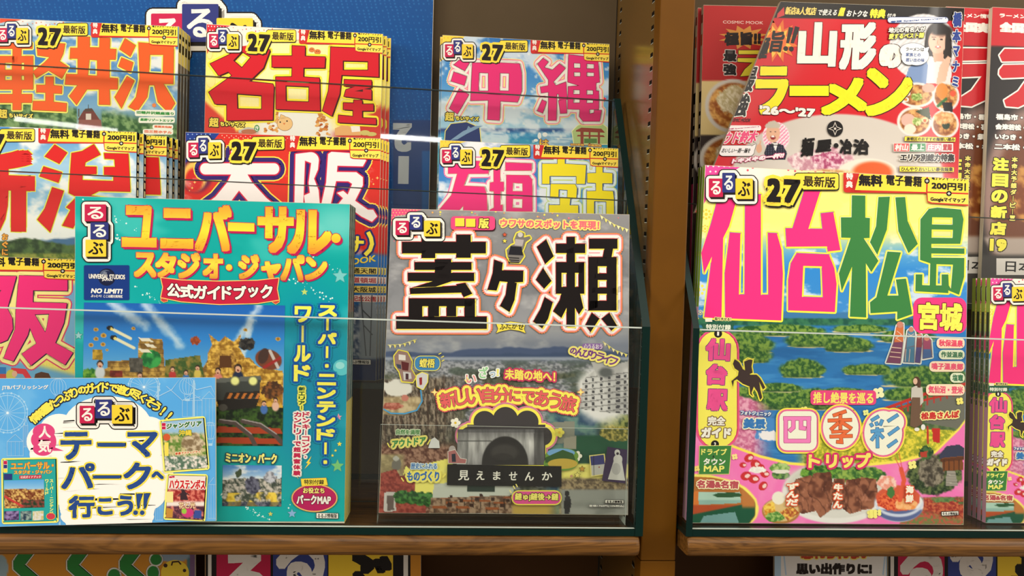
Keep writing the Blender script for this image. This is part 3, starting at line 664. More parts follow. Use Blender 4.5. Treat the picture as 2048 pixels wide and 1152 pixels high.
S.text('特別付録', (608, 959, 648, 969), K, r=.4); S.text('お役立ち', (606, 975, 649, 987), (252, 240, 130), r=.6, out=[(1, (110, 10, 50))]); S.text('パークMAP', (593, 990, 662, 1009), W_, r=.9, out=[(1.2, (110, 10, 50))])
S.cur = 'cover'; seal(S, (632, 1025, 677, 1037))
G = 'teal theme park guides in the front stack'
tl_b = [(0, .36, (22, 20, 22)), (.36, .62, (16, 80, 92)), (.62, 1, (214, 190, 40))]
mk = [(0.02 + i * .03, .02 + i * .03 + .02, .42, .6, (150, 146, 140)) for i in range(8)] + [(.30, .34, .4, .6, (190, 60, 50))] + [(.4 + i * .03, .42 + i * .03, .42, .6, (110, 150, 150)) for i in range(6)]
r = S.build(.0036, 'teal theme park guide with golden lettering, front copy behind the blue card', 'guidebook', spine=('R', tl_b, mk))
stack(r, 5, (.0002, .0054, 0), 'teal theme park guides', G)
del r
# ---- black lettered guide on the front step ---------------------------------------------------------------------------
QF = [(783, 417), (1259, 429), (1256, 1030), (757, 1026)]
S = Sheet('guidebook', QF, Y=.6155, lean=2)
def futa_bg(X, Y):
    p = Pic(X, Y, (128, 128, 130)); p.grad([(417, (142, 141, 141)), (560, (126, 128, 132)), (660, (150, 152, 156)), (690, (128, 136, 152)), (1030, (120, 120, 118))])
    clouds(p, 60, 5, .6, (190, 190, 190), .5, .8); p.put(ss(.5, .8, fbm(X, Y, 45, 12)) * (Y < 660) * .3, (90, 92, 96))
    hz = 702 - 16 * fbm(X, Y * 0, 90, 3) * 1.6 + 14 * np.abs(X - 1010) / 250
    p.put(ss(-2, 2, Y - hz), (72, 88, 122)); p.put(ss(-3, 3, Y - hz - 12) * .5, (52, 70, 100))
    town = ss(716, 724, Y); p.tex(town, (96, 100, 106), (166, 168, 174), 3.4, 7, 2, .7); p.put(town * ss(.52, .68, fbm(X * .45, Y * 1.4, 26, 8)) * .8, (72, 84, 74)); p.put(town * ss(735, 716, Y) * .5, (112, 124, 144)); p.put(ss(712, 716, Y) * (1 - ss(718, 722, Y)) * .6, (200, 205, 212))
    p.tex(ss(.45, .6, fbm(X, Y * 2, 34, 4)) * ss(740, 752, Y) * .8, (48, 56, 40), (96, 98, 76), 6, 9)
    # bare woods at left, litter below
    m = ss(-4, 4, Y - 742 - 40 * fbm(X, Y, 60, 2) + .1 * (X - 780)) * (1 - ss(880, 960, X + 20 * fbm(X, Y, 30, 1)))
    p.tex(m, (60, 52, 44), (150, 136, 118), 7, 5, 4, 3.2); p.put(m * (np.abs(((X + 6 * fbm(X, Y, 40, 9)) % 17) - 8) < 2) * .6, (62, 46, 38))
    p.tex(ss(880, 900, Y) * (1 - ss(905, 925, X)), (90, 52, 40), (170, 130, 110), 5, 11, 4)
    p.put(p.em(797, 775, 30, 17, .25, 3) , (216, 214, 206)); p.tex(ss(790, 797, Y) * p.em(792, 805, 52, 26, .05, 4), (150, 130, 95), (196, 178, 140), 9, 4); p.ell(810, 796, 7, 7, (190, 120, 105)); p.tex(p.em(785, 812, 20, 7, .3, 3), (150, 74, 60), (196, 130, 112), 5, 4)
    # pale ground bottom-left, red brick building
    p.tex(ss(905, 912, Y) * (1 - ss(800, 815, X)) , (140, 126, 92), (186, 170, 126), 9, 4)
    p.ell(793, 928, 9, 14, (120, 116, 108), .1, .3); p.ell(792, 917, 6, 5, (190, 188, 180))
    p.poly([(812, 952), (835, 932), (905, 915), (905, 1000), (812, 1000)], (246, 236, 120)); 
    for i in range(7): p.poly([(812 + i * 13, 930), (818 + i * 13, 938), (812 + i * 13 + 14, 935), (806 + i * 13, 950)], (246, 238, 130))
    p.tex(p.pm([(762, 946), (792, 938), (800, 952), (830, 950), (830, 985), (852, 990), (852, 1030), (755, 1030)]), (128, 50, 44), (176, 84, 72), 5, 7); p.poly([(768, 985), (790, 983), (792, 1022), (768, 1024)], (206, 200, 196)); p.poly([(774, 992), (788, 990), (788, 1020), (774, 1022)], (110, 96, 92))
    for cx in (803, 822, 841, 857): p.tex(p.em(cx, 994 + (cx - 800) * .08, 15, 14, .2, cx), (26, 70, 30), (80, 140, 66), 5, cx)
    # classroom
    m = p.pm([(868, 966), (1028, 966), (1028, 1026), (862, 1027)]); p.put(m, (196, 200, 190)); p.poly([(934, 966), (990, 966), (990, 984), (934, 984)], (40, 56, 48)); p.tex(p.pm([(862, 996), (1035, 990), (1035, 1027), (858, 1027)]), (92, 66, 50), (168, 140, 116), 6, 3)
    for x, y, s in ((905, 1003, 1.1), (938, 1000, 1), (970, 1000, 1), (1000, 1003, 1.05), (880, 1012, 1.3), (985, 1014, 1.25), (925, 1012, 1.2), (950, 992, .8), (1015, 994, .8), (890, 995, .8)):
        p.poly([(x - 11 * s, y), (x + 9 * s, y), (x + 12 * s, y + 4 * s), (x - 12 * s, y + 4 * s)], (152, 84, 46))
        for dx in (-9, 9): p.line([(x + dx * s, y + 4 * s), (x + dx * s, y + 15 * s)], 1.6, (46, 34, 30))
        p.poly([(x + 12 * s, y - 5 * s), (x + 19 * s, y - 5 * s), (x + 19 * s, y + 1 * s), (x + 12 * s, y + 1 * s)], (60, 36, 28))
    # right: lake, hills, river bank
    hl = 832 - 26 * fbm(X, Y * 0, 40, 6); p.tex(ss(-3, 3, Y - hl) * ss(1085, 1105, X - .0 * Y), (38, 66, 96), (104, 140, 130), 22, 6, 4); p.tex(ss(-3, 3, Y - 838 + 20 * fbm(X, Y, 30, 3)) * ss(1185, 1215, X), (44, 62, 30), (140, 146, 80), 7, 13, 4)
    p.put(ss(868, 874, Y) * ss(1120, 1150, X), (34, 88, 62)); p.tex(p.em(1235, 866, 42, 15, .3, 3), (80, 84, 36), (186, 172, 90), 5, 3); p.put(ss(890, 925, Y) * ss(1120, 1145, X) * .5, (22, 60, 48))
    p.poly([(1090, 846), (1150, 842), (1150, 885), (1090, 888)], (132, 134, 122)); p.poly([(1128, 876), (1152, 872), (1152, 898), (1128, 898)], (158, 154, 138))
    p.put(ss(925, 930, Y) * ss(1120, 1124, X), (238, 228, 120)); p.tex(ss(955, 962, Y + 4 * fbm(X, Y, 20, 1)) * ss(1115, 1122, X), (88, 74, 58), (168, 148, 112), 5, 4, 4); p.put(ss(976, 982, Y) * ss(1118, 1126, X), (146, 148, 142)); p.put(ss(1000, 1012, Y) * (1 - ss(1090, 1130, X)) * ss(1020, 1030, X), (190, 160, 80))
    p.tex(ss(990, 1030, Y) * ss(1130, 1140, X) * .5, (110, 112, 108), (170, 170, 164), 14, 3, 3, .3)
    # apartment block
    hal = p.em(1205, 790, 58, 56, .1, 4, .25); p.put(hal * ss(1150, 1162, X), (222, 222, 220)); b = p.pm([(1165, 762), (1186, 742), (1256, 722), (1256, 828), (1222, 826), (1160, 818)])
    p.tex(b, (172, 172, 170), (206, 206, 204), 30, 2)
    for j in range(7):
        y = 752 + j * 12; p.put(b * (np.abs(Y - y - .12 * (1200 - X)) < 1.2) * .6, (84, 84, 84))
        for x in (1172, 1186, 1203, 1218, 1236, 1250): p.put(b * (np.abs(X - x) < (4 if x in (1236,) else 2.4)) * (np.abs(Y - y - 6 - .12 * (1200 - X)) < 3), (70, 70, 74))
    p.poly([(1182, 724), (1224, 716), (1226, 742), (1196, 756)], (180, 180, 178)); p.put(p.em(1212, 745, 14, 10, .1, 2, .4), (92, 96, 96))
    # standing figure by the water
    p.poly([(1128, 1004), (1131, 992), (1140, 992), (1143, 1008), (1140, 1020), (1138, 1028), (1129, 1028), (1128, 1014)], (44, 44, 48)); p.ell(1134, 987, 5, 6, (34, 32, 34))
    return p.C
S.photo(QF, futa_bg, 1.8)
rng = random.Random(5)
S.fr(740, 400, 3.2)
S.poly([(128, 53), (330, 58), (235, 92), (160, 105), (122, 170)], (240, 84, 130))
S.polys([ep(140 + i * 20 + (j % 2) * 9, 64 + j * 17, 3.2, n=8) for i in range(9) for j in range(6) if i + j * 1.6 < 9], (250, 220, 120))
for i in range(34):
    x = rng.uniform(135, 1640); y = rng.uniform(66, 120) if x > 330 else rng.uniform(180, 560)
    if x < 160 or y < 120: S.poly(ep(x, y, rng.uniform(3, 7), n=9), rng.choice(((236, 222, 90), (226, 120, 130), (224, 170, 100))))
for (x0, y0, x1, y1, n) in ((1470, 95, 1655, 190, 7), (1490, 905, 1650, 990, 6), (112, 928, 300, 890, 6)):
    S.poly(stroke([(x0, y0), ((x0 + x1) / 2, (y0 + y1) / 2 + 14), (x1, y1)], 3), (235, 225, 130))
    for i in range(n):
        t = (i + .5) / n; x = x0 + (x1 - x0) * t; y = y0 + (y1 - y0) * t + 4 * 14 * t * (1 - t) * .9; S.poly([(x - 9, y - 3), (x + 10, y + 3), (x + 1, y + 22)], (240, 226, 120) if i % 2 else (250, 240, 180))
S.polys([rr(517, 104, 800, 192, 22)], (236, 74, 128), extr=((1.5, 2.5), (60, 20, 30)))
S.polys([rr(545, 116, 604, 168, 3), rr(614, 120, 674, 172, 3)], YEL, extr=((1.5, 1.5), (100, 30, 50))); S.text('版', (694, 116, 762, 182), (250, 230, 100), r=1.0, out=[(1.6, (50, 20, 30))])
S.text('ウワサのスポットを再現！', (832, 118, 1468, 190), (232, 110, 120), r=1.0, out=[(2.6, (250, 226, 120))])
# carved figurine on the cover
FG = [[(940, 215), (962, 204), (985, 215), (985, 240), (1020, 232), (1028, 246), (996, 270), (985, 300), (972, 330), (985, 360), (958, 400), (900, 395), (880, 360), (875, 320), (905, 290), (930, 280), (925, 250)]]
S.polys(FG, (120, 116, 112), out=[(3, (240, 226, 80))]); S.poly(ep(962, 222, 16), (200, 196, 190)); S.poly([(900, 295), (970, 300), (980, 355), (885, 350)], (34, 34, 40)); S.poly([(930, 250), (985, 255), (975, 295), (925, 290)], (176, 168, 166))
for y in (365, 380, 393): S.poly([(888, y), (955, y + 4), (955, y + 12), (888, y + 8)], (50, 48, 48))
for x, y in ((862, 222), (862, 262)): S.poly(star(x, y, 15), (210, 90, 60) if y < 240 else (240, 220, 90), out=[(.5, K)])
S.cur = 'title_lettering'; B1 = (22, 16, 16)
def V(*b): x0, y0, x1, y1 = b; return [(x0, y0), (x1, y0), (x1, y1), (x0, y1)]
futa = [V(205, 268, 742, 342), V(330, 225, 418, 372), V(552, 222, 645, 370),                       # grass radical
        V(285, 398, 650, 448), V(415, 378, 520, 500), V(242, 466, 667, 520), [(415, 515), (530, 518), (420, 555), (300, 560), (262, 565)], [(255, 565), (560, 548), (615, 572), (615, 592), (258, 602)], [(552, 540), (610, 530), (655, 600), (600, 622)],
        V(250, 630, 672, 680), V(248, 630, 335, 760), V(372, 640, 412, 760), V(375, 675, 442, 745), V(490, 675, 552, 745), V(605, 640, 672, 750), V(168, 746, 748, 825),
        # small ke
        [(795, 382), (850, 402), (845, 450), (982, 452), (980, 525), (925, 528), (940, 530), (925, 640), (893, 718), (832, 678), (868, 610), (880, 525), (830, 520), (810, 580), (752, 575), (785, 470)],
        # se: water
        [(1068, 300), (1128, 252), (1176, 360), (1122, 410)], [(1062, 510), (1108, 435), (1162, 518), (1115, 568)], [(1118, 622), (1170, 655), (1140, 760), (1102, 822), (1045, 778), (1090, 700)],
        V(1190, 280, 1378, 340), V(1258, 236, 1312, 812), V(1190, 398, 1372, 466), V(1190, 398, 1226, 600), V(1335, 398, 1372, 600), V(1190, 556, 1372, 600), [(1258, 590), (1258, 690), (1225, 755), (1172, 712), (1215, 640), (1225, 595)], [(1312, 595), (1345, 600), (1366, 690), (1338, 732), (1312, 690)],
        V(1402, 248, 1584, 312), [(1500, 310), (1556, 310), (1545, 372), (1488, 372)], V(1398, 365, 1578, 424), V(1398, 365, 1458, 708), V(1515, 365, 1578, 708), V(1398, 470, 1578, 512), V(1398, 560, 1578, 600), V(1398, 645, 1578, 708),
        [(1420, 722), (1468, 760), (1412, 846), (1378, 800)], [(1532, 722), (1582, 806), (1545, 836), (1482, 760)]]
S.polys(futa, B1, out=[(11.5, (236, 130, 70)), (9.3, (240, 150, 160)), (7.2, (240, 236, 230)), (1.0, (210, 70, 70))], extr=((2.4, 2.6), (252, 226, 90)))
S.cur = 'cover'
S.poly([(808, 792), (900, 778), (995, 790), (985, 825), (996, 852), (960, 838), (900, 828), (840, 840), (808, 852), (820, 824)], (248, 226, 80), out=[(.7, K)]); S.arc('ふたがせ', (828, 815), (900, 796), (985, 815), 34, K, r=.4)
logo(S, [(163, 133, 249, 224), (254, 95, 334, 190), (345, 132, 449, 233)], .95)
S.fr(740, 660, 2.88); S.cur = 'cover_lettering'
PU = (120, 60, 140); YO = (250, 236, 130)
S.polys([rr(1222, 78, 1342, 112, 15)], (150, 110, 180)); S.text('心うるおう', (1232, 80, 1338, 110), W_, r=.3)
S.arc('のんびりライフ', (1152, 118), (1290, 138), (1420, 188), 46, PU, r=.7, out=[(3.8, YO)])
S.polys([rr(258, 152, 402, 232, 34)], (64, 132, 186), out=[(1.4, (240, 226, 90))]); S.text('螳梧', (284, 164, 374, 218), (246, 232, 110), r=.6, out=[(.8, K)])
for x, y in ((395, 140), (410, 158), (412, 180)): S.poly(stroke([(x, y), (x + 16, y - 8)], 5), (246, 230, 90))
S.polys([[(140, 150), (165, 118), (215, 130), (240, 180), (235, 225), (262, 270), (245, 300), (185, 295), (170, 240), (145, 205)]], (150, 120, 112), out=[(2.4, (240, 226, 80))])
for pts, c in (([(165, 140), (205, 145), (205, 175), (165, 172)], (225, 220, 214)), ([(180, 180), (225, 190), (220, 235), (185, 230)], (90, 30, 36)), ([(190, 240), (235, 245), (240, 280), (195, 290)], (200, 196, 196)), ([(205, 250), (222, 252), (222, 285), (205, 285)], (70, 40, 50)), ([(150, 195), (178, 200), (180, 225), (160, 220)], (60, 70, 90))): S.poly(pts, c)
S.polys([[(270, 262), (300, 245), (332, 258), (330, 300), (305, 342), (272, 325), (268, 285)]], (206, 204, 206), out=[(1.6, (240, 226, 80))]); S.poly([(283, 275), (300, 272), (300, 315), (286, 318)], (150, 40, 44))
S.polys([stroke([(76, 455), (120, 480), (200, 482), (270, 462), (300, 410), (292, 345)], 8)], (70, 150, 200))
for ch, b, c in zip('いざっ！', ((552, 258, 612, 306), (628, 212, 680, 278), (690, 240, 722, 272), (728, 225, 744, 265)), ((240, 150, 150), (150, 210, 150), (160, 190, 220), (245, 235, 120))): S.text(ch, b, c, r=.6, out=[(2.2, (240, 240, 236))])
for x, y in ((545, 285), (556, 272)): S.poly(stroke([(x, y), (x + 14, y + 18)], 6), YO)
S.text('未踏の地へ！', (776, 222, 1068, 300), (248, 232, 100), r=.9, out=[(3.4, (206, 60, 100))], k=.06)
S.arc('新しい自分にであう旅', (410, 410), (740, 330), (1180, 432), 86, (232, 100, 100), r=1.0, out=[(8.6, (214, 80, 96)), (6.4, (254, 240, 96)), (.7, (90, 50, 60))])
for x, y in ((372, 358), (1214, 358)): S.poly(star(x, y, 20, 4, .35), (250, 236, 150), out=[(.8, (230, 140, 60))])
S.text('自然を満喫', (150, 572, 288, 604), (80, 150, 80), r=.5, out=[(1.6, (225, 235, 205))]); S.text('アウトドア', (126, 612, 322, 680), (64, 150, 84), r=.9, out=[(4.0, YO)], k=-.12)
S.text('歴史にふれる', (235, 766, 386, 802), (60, 120, 190), r=.5, out=[(1.6, (220, 235, 240))]); S.text('ものづくり', (212, 812, 400, 872), (50, 110, 190), r=.9, out=[(4.2, (252, 240, 120))])
for x, y, dx, dy in ((330, 660, 18, -30), (345, 672, 24, -18), (100, 650, 14, 26), (180, 850, 14, 22), (418, 850, 18, -22)): S.poly(stroke([(x, y), (x + dx, y + dy)], 7), (250, 236, 110))
# scalloped black-and-white picture
S.cur = 'cover_photo'
pet = [ep(660, 530, 76), ep(780, 515, 84), ep(905, 530, 78), ep(570, 610, 66), ep(1000, 610, 66), V(560, 540, 1010, 790)]
S.polys(pet, (250, 236, 90), out=[(5.2, (220, 130, 160)), (1.6, (250, 236, 90))])
pet2 = [ep(660, 530, 64), ep(780, 515, 72), ep(905, 530, 66), ep(575, 612, 56), ep(995, 612, 54), V(560, 545, 1010, 778)]
S.polys(pet2, (62, 58, 60))
def bw(X, Y):
    x = (X - 740) * 2.88; y = (Y - 660) * 2.88; p = Pic(X, Y, (176, 174, 176)); p.grad([(850, (120, 118, 122)), (885, (196, 194, 194)), (928, (150, 148, 150))])
    t = fbm(X * 3.4, Y * .5, 26, 3, 4)[..., None]; p.C = p.C * (.55 + .75 * t); p.put((x > 945) * .55, (40, 38, 40)); p.put((np.abs(y - 640) < 3) * (x < 700) * .6, (70, 70, 70)); p.put((np.abs(x - 560) < 3) * .5, (90, 90, 90)); p.put((y < 590) * .35, (40, 40, 44))
    d = np.hypot((X - 1010) / 47, (Y - 928) / 56); p.put(1 - ss(.96, 1.02, d), (44, 42, 42)); d = np.hypot((X - 1009) / 30, (Y - 905) / 18); p.put((1 - ss(.7, 1.1, d)) * .5, (84, 80, 78)); d = np.hypot((X - 1006) / 21, (Y - 916) / 10); p.put((1 - ss(.8, 1.1, d)) * .35, (30, 28, 28))
    return p.C
S.photo([(505, 572), (1000, 572), (1005, 776), (500, 776)], bw, 1.4)
S.polys([ep(474, 690, 20, 24)], (180, 170, 168)); S.polys([[(450, 700), (490, 690), (520, 740), (555, 745), (550, 768), (452, 766)]], (176, 110, 110), out=[(.8, W_)]); S.poly([(470, 715), (492, 712), (495, 760), (472, 760)], (40, 44, 60))
for x, y in ((492, 535), (1192, 726), (1090, 590)):
    S.polys([ep(x + 18 * math.cos(a), y + 18 * math.sin(a), 12) for a in (0, 1.26, 2.51, 3.77, 5.03)], (240, 236, 220) if x != 1090 else (226, 214, 90)); S.poly(ep(x, y, 7), (226, 190, 60))
S.polys([ep(1105, 725, 96, 46), ep(1120, 760, 80, 50), ep(1060, 770, 60, 40)], (110, 150, 60)); S.polys([ep(1100, 708, 80, 26)], (120, 170, 220)); S.poly([(1010, 735), (1060, 712), (1110, 690), (1170, 712), (1185, 750), (1010, 765)], (54, 90, 44)); S.polys([ep(1110, 770, 86, 30)], (200, 170, 70))
S.poly([(335, 680), (352, 630), (372, 618), (398, 640), (402, 680)], (222, 222, 222))
for (x, y) in ((1222, 800), (1194, 836)): S.poly(star(x, y, 18), (200, 150, 60) if y < 810 else (235, 220, 120), out=[(.6, K)])
S.poly(ep(1160, 842, 8), (200, 150, 120))
S.poly([(1262, 722), (1352, 712), (1366, 832), (1272, 845)], (222, 208, 130)); S.poly([(1268, 728), (1346, 718), (1352, 772), (1274, 780)], (58, 60, 116)); S.poly([(1274, 780), (1352, 772), (1360, 828), (1278, 838)], (186, 184, 178)); S.poly(stroke([(1288, 724), (1290, 838)], 3), K); S.poly(ep(1320, 790, 4), (150, 60, 50))
S.poly([(1368, 672), (1484, 690), (1470, 884), (1336, 868)], (60, 44, 78)); S.polys([ep(1424, 706, 16, 18), ep(1428, 745, 26, 28), [(1408, 740), (1448, 740), (1470, 868), (1370, 860)]], (206, 204, 200)); S.poly(ep(1426, 712, 8), (60, 50, 60)); S.poly(ep(1418, 800, 26, 34), (180, 178, 176))
S.cur = 'cover_lettering'
S.poly([(445, 774), (1103, 784), (1103, 903), (443, 894)], (24, 22, 22))
S.glyphs('見えませんか', [(508, 808, 572, 866), (612, 812, 660, 864), (708, 814, 752, 864), (800, 816, 848, 866), (892, 818, 944, 868), (990, 818, 1050, 866)], W_, r=.35)
for x, y in ((815, 940), (835, 915), (850, 905)): S.poly(stroke([(x, y), (x - 10, y - 18)], 6), YO)
S.polys([rr(822, 930, 1098, 1002, 34)], (226, 84, 150), out=[(2.4, (248, 232, 90))]); S.text('縺ゅj縺後→縺', (834, 938, 1086, 988), (250, 238, 120), r=.6, out=[(1.3, (70, 30, 30))])
S.cur = 'cover'; S.poly([(1353, 976), (1462, 978), (1462, 1001), (1353, 999)], K); S.poly([(1356, 979), (1459, 981), (1459, 998), (1356, 996)], W_); S.text('るるぶ■■版', (1362, 981, 1455, 997), K, r=.4)
S.text('定価1760円(10%税込)', (1262, 1006, 1464, 1022), W_, r=.3, out=[(.8, (80, 80, 84))])
S.fr()
S.build(.0055, 'grey travel guide with huge black lettering and a black band near its foot', 'guidebook')
futaY = S.P0[1]
# clear holder that carries the black lettered guide
a, b = at(761, 851, .6095), at(1257, 856, .6095); zz = float(min(S.corn[2][2], S.corn[3][2])) - .0006
h = empty('acrylic_holder', ((a[0] + b[0]) / 2, .615, TB)); tag(h, 'low clear acrylic holder under and before the black lettered guide', 'acrylic holder')
for nm, bb in (('base', (a[0], .6110, TB + .0003, b[0], .6300, zz)), ('front', (a[0], .6088, TB + .0003, b[0], .6108, (a[2] + b[2]) / 2))):
    v, f = boxmesh(*bb); link(nm, v, f, [ACRYL, LEDGE], [0, 0 if nm == 'base' else 1, 0, 0, 1, 1], h, h.location)
# ---- blue card in front of the tray -----------------------------------------------------------------------------------
QB = [(-14, 757), (431, 755), (432, 1042), (-14, 1054)]
S = Sheet('display_card', QB, Y=.5965, lean=0)
def card_bg(X, Y):
    p = Pic(X, Y, (92, 172, 232)); p.put(ss(.4, .8, fbm(X, Y, 120, 3, 2)) * .5, (60, 148, 220)); p.put(ss(.5, .7, fbm(X, Y, 50, 8)) * .25, (150, 205, 240)); return p.C
S.photo(QB, card_bg, 6)
S.fr(0, 740, 2.7955); LB = (170, 212, 240)
def wheel(cx, cy, r, n=16):
    S.polys([stroke([(cx + q * r * math.cos(a * math.pi / 18), cy + q * r * math.sin(a * math.pi / 18)) for a in range(37)], 3) for q in (1, .88)], LB)
    S.polys([stroke([(cx, cy), (cx + r * math.cos(2 * math.pi * a / n), cy + r * math.sin(2 * math.pi * a / n))], 2.2) for a in range(n)], LB); S.poly(ep(cx, cy, 7), (225, 240, 250))
    S.polys([ep(cx + r * math.cos(2 * math.pi * (a + .5) / n), cy + r * math.sin(2 * math.pi * (a + .5) / n), 6, n=8) for a in range(n)], LB)
wheel(42, 240, 112); wheel(805, 95, 88)
for bx, by in ((1048, 90), (325, 95), (1175, 340)):
    S.polys([stroke([(bx + w_ * 45 * math.cos(a * math.pi / 12), by + 48 * math.sin(a * math.pi / 12)) for a in range(25)], 2.4) for w_ in (1, .6, .2)] + [stroke([(bx - 18, by + 46), (bx - 12, by + 70)], 2.4), stroke([(bx + 18, by + 46), (bx + 12, by + 70)], 2.4), [(bx - 14, by + 70), (bx + 14, by + 70), (bx + 12, by + 84), (bx - 12, by + 84)]], LB)
for x, y, w_, h_ in ((1020, 170, 110, 90), (1130, 160, 80, 150), (1080, 60, 8, 200), (880, 90, 8, 130), (40, 400, 90, 80), (130, 310, 26, 120), (1165, 640, 60, 190), (870, 730, 40, 110), (330, 850, 8, 20), (960, 30, 120, 6)):
    S.polys([stroke([(x, y), (x + w_, y), (x + w_, y + h_), (x, y + h_), (x, y + 1)], 2.4)] + [stroke([(x + w_ * i / 4, y), (x + w_ * i / 4, y + h_)], 1.6) for i in (1, 2, 3)] + [stroke([(x, y), (x + w_ / 2, y - 40), (x + w_, y)], 2.4)], LB)
S.polys([stroke([(880, 150), (960, 110), (1010, 40), (1100, 110), (1180, 90), (1230, 140)], 4), stroke([(930, 90), (1020, 170), (1120, 150)], 3)], LB)
S.polys([ep(600, 320, 250, 175), ep(330, 340, 110, 95), ep(260, 400, 112, 100), ep(240, 470, 75, 70), ep(830, 400, 130, 140), ep(880, 560, 90, 140), ep(600, 560, 330, 240), ep(800, 690, 130, 100), ep(600, 760, 270, 125), ep(600, 820, 262, 80), ep(400, 640, 110, 150), [(335, 790), (865, 780), (850, 876), (370, 884)]], (250, 247, 240))
S.cur = 'card_lettering'
S.text('JTBパブリッシング', (10, 83, 270, 113), W_, r=.5)
S.arc('情報量たっぷりのガイドで遊び尽くそう!!', (178, 285), (560, -85), (962, 272), 50, (248, 232, 90), r=1.0, out=[(2.2, (30, 34, 60))])
S.polys([ep(245, 345, 62, 46), ep(225, 390, 52, 50), ep(265, 400, 50, 60), ep(240, 440, 56, 40), [(285, 380), (300, 430), (358, 452), (300, 452), (270, 440)]], (222, 70, 128))
S.glyphs('人気', [(216, 312, 284, 380), (212, 390, 286, 462)], W_, r=.7)
NV = (40, 74, 140)
S.glyphs('テマパクへ行こう', [(338, 345, 512, 502), (712, 345, 882, 488), (342, 520, 530, 665), (690, 515, 845, 668), (846, 566, 916, 612), (382, 700, 528, 828), (545, 715, 630, 812), (655, 700, 745, 815)], NV, r=1.8, out=[(3.4, (246, 226, 80))])
S.polys([V(545, 408, 700, 428), V(520, 590, 675, 606), [(762, 692), (796, 692), (776, 775), (768, 775)], [(805, 690), (838, 690), (812, 775), (803, 775)], ep(758, 798, 13), ep(795, 798, 13)], NV, out=[(3.2, (246, 226, 80))])
logo(S, [(445, 200, 528, 298), (533, 165, 627, 270), (625, 195, 740, 300)], 1.0)
S.fr(0, 740, 2.7955); S.cur = 'small_cover_pictures'
def mini(q, bg, fn=None): S.poly(q, bg, out=[(4.2, (250, 244, 120))])
mini([(18, 505), (310, 499), (316, 842), (22, 850)], (40, 165, 160)); S.fr(0, 740, 2.7955)
S.text('ユニバーサル・', (60, 512, 300, 558), (250, 190, 50), r=.7, out=[(.8, (170, 40, 80))]); S.text('スタジオ・ジャパン', (78, 558, 290, 584), (250, 205, 60), r=.5, out=[(.6, (170, 40, 80))]); S.poly([(108, 590), (232, 586), (232, 606), (108, 610)], (200, 40, 70)); S.text('公式ガイドブック', (114, 590, 228, 606), W_, r=.2)
S.vtext('スーパー・ニンテンドー', (278, 610, 298, 830), (246, 240, 120), r=.3); S.vtext('ワールド', (252, 610, 272, 700), (246, 240, 120), r=.3)
for y, c in ((508, CRIM), (530, NAVY), (552, YEL)): S.poly(V(20, y, 40, y + 20), c, out=[(.6, W_)])
S.poly(V(22, 580, 68, 614), NAVY)
def mp(X, Y):
    p = Pic(X, Y, (120, 185, 230)); p.grad([(958, (80, 160, 225)), (985, (170, 210, 235))]); x = X * 2.7955; y = (Y - 740) * 2.7955
    p.tex((y > 665).astype(float), (110, 50, 30), (226, 190, 110), 3, 4, 4); p.tex((y > 725) * (x > 120).astype(float), (30, 60, 40), (140, 70, 60), 4, 5); p.line([(8, 992), (44, 1012)], 4, (200, 60, 60)); return p.C
S.photo([(22, 618), (246, 612), (248, 768), (24, 774)], mp, 1.6)
for x0, c1, c2, sd in ((24, (60, 40, 80), (150, 130, 180), 1), (114, (40, 60, 80), (150, 170, 160), 2), (182, (200, 190, 120), (220, 220, 220), 3)):
    S.photo([(x0, 790), (x0 + (82 if x0 < 30 else 62), 787), (x0 + (82 if x0 < 30 else 62), 838), (x0, 842)], lambda X, Y, c1=c1, c2=c2, sd=sd: (lambda p: (p.tex(np.ones(X.shape), c1, c2, 5, sd, 4), p.C)[1])(Pic(X, Y, c1)), 1.5)
S.poly(ep(284, 818, 24, 18), (206, 60, 80), out=[(.6, YEL)])
Q1 = [(902, 290), (1136, 270), (1160, 546), (926, 564)]
mini(Q1, (200, 214, 224))
def j1(X, Y):
    p = Pic(X, Y, (150, 190, 220)); p.tex(ss(862, 872, Y), (90, 130, 50), (205, 190, 140), 6, 4, 4); p.tex(p.em(385, 885, 22, 20, .3, 4), (130, 110, 80), (205, 190, 160), 6, 2); p.tex(ss(908, 915, Y), (80, 110, 90), (235, 225, 215), 4, 6); return p.C
S.photo(Q1, j1, 1.6)
S.text('ジャングリア', (930, 282, 1128, 332), (44, 110, 56), r=.8, out=[(1.0, W_)], k=-.09); S.text('沖縄', (1000, 334, 1072, 368), (236, 210, 70), r=.6, out=[(.9, (80, 120, 60))]); S.polys([V(905, 296, 926, 314), V(905, 316, 926, 332)], CRIM, out=[(.6, W_)]); S.poly(ep(932, 376, 20), (206, 90, 50)); S.poly(V(920, 405, 942, 480), (244, 220, 90))
S.text('絶景アクティビティ', (980, 448, 1120, 476), (200, 80, 40), r=.4, out=[(1.0, (250, 240, 200))], k=-.09)
Q2 = [(944, 590), (1150, 594), (1136, 838), (926, 826)]
mini(Q2, (236, 226, 214))
def j2(X, Y):
    p = Pic(X, Y, (236, 226, 216)); p.tex(ss(975, 982, Y) * (1 - ss(1000, 1006, Y)), (150, 40, 40), (226, 130, 110), 4, 4); p.tex(ss(1010, 1014, Y), (70, 40, 60), (210, 120, 110), 5, 6, 4); p.poly([(362, 985), (366, 975), (372, 985), (376, 1000), (360, 1000)], (60, 44, 50)); p.line([(356, 975), (378, 990)], 2, (60, 44, 50)); p.line([(378, 974), (356, 992)], 2, (60, 44, 50))
    p.ell(375, 1025, 12, 10, (205, 60, 120)); p.ell(368, 1022, 5, 6, (150, 200, 70)); p.poly([(332, 1016), (346, 1018), (344, 1036), (332, 1034)], (196, 140, 60)); p.poly([(390, 1020), (404, 1022), (402, 1038), (386, 1036)], (60, 80, 150)); return p.C
S.photo(Q2, j2, 1.6)
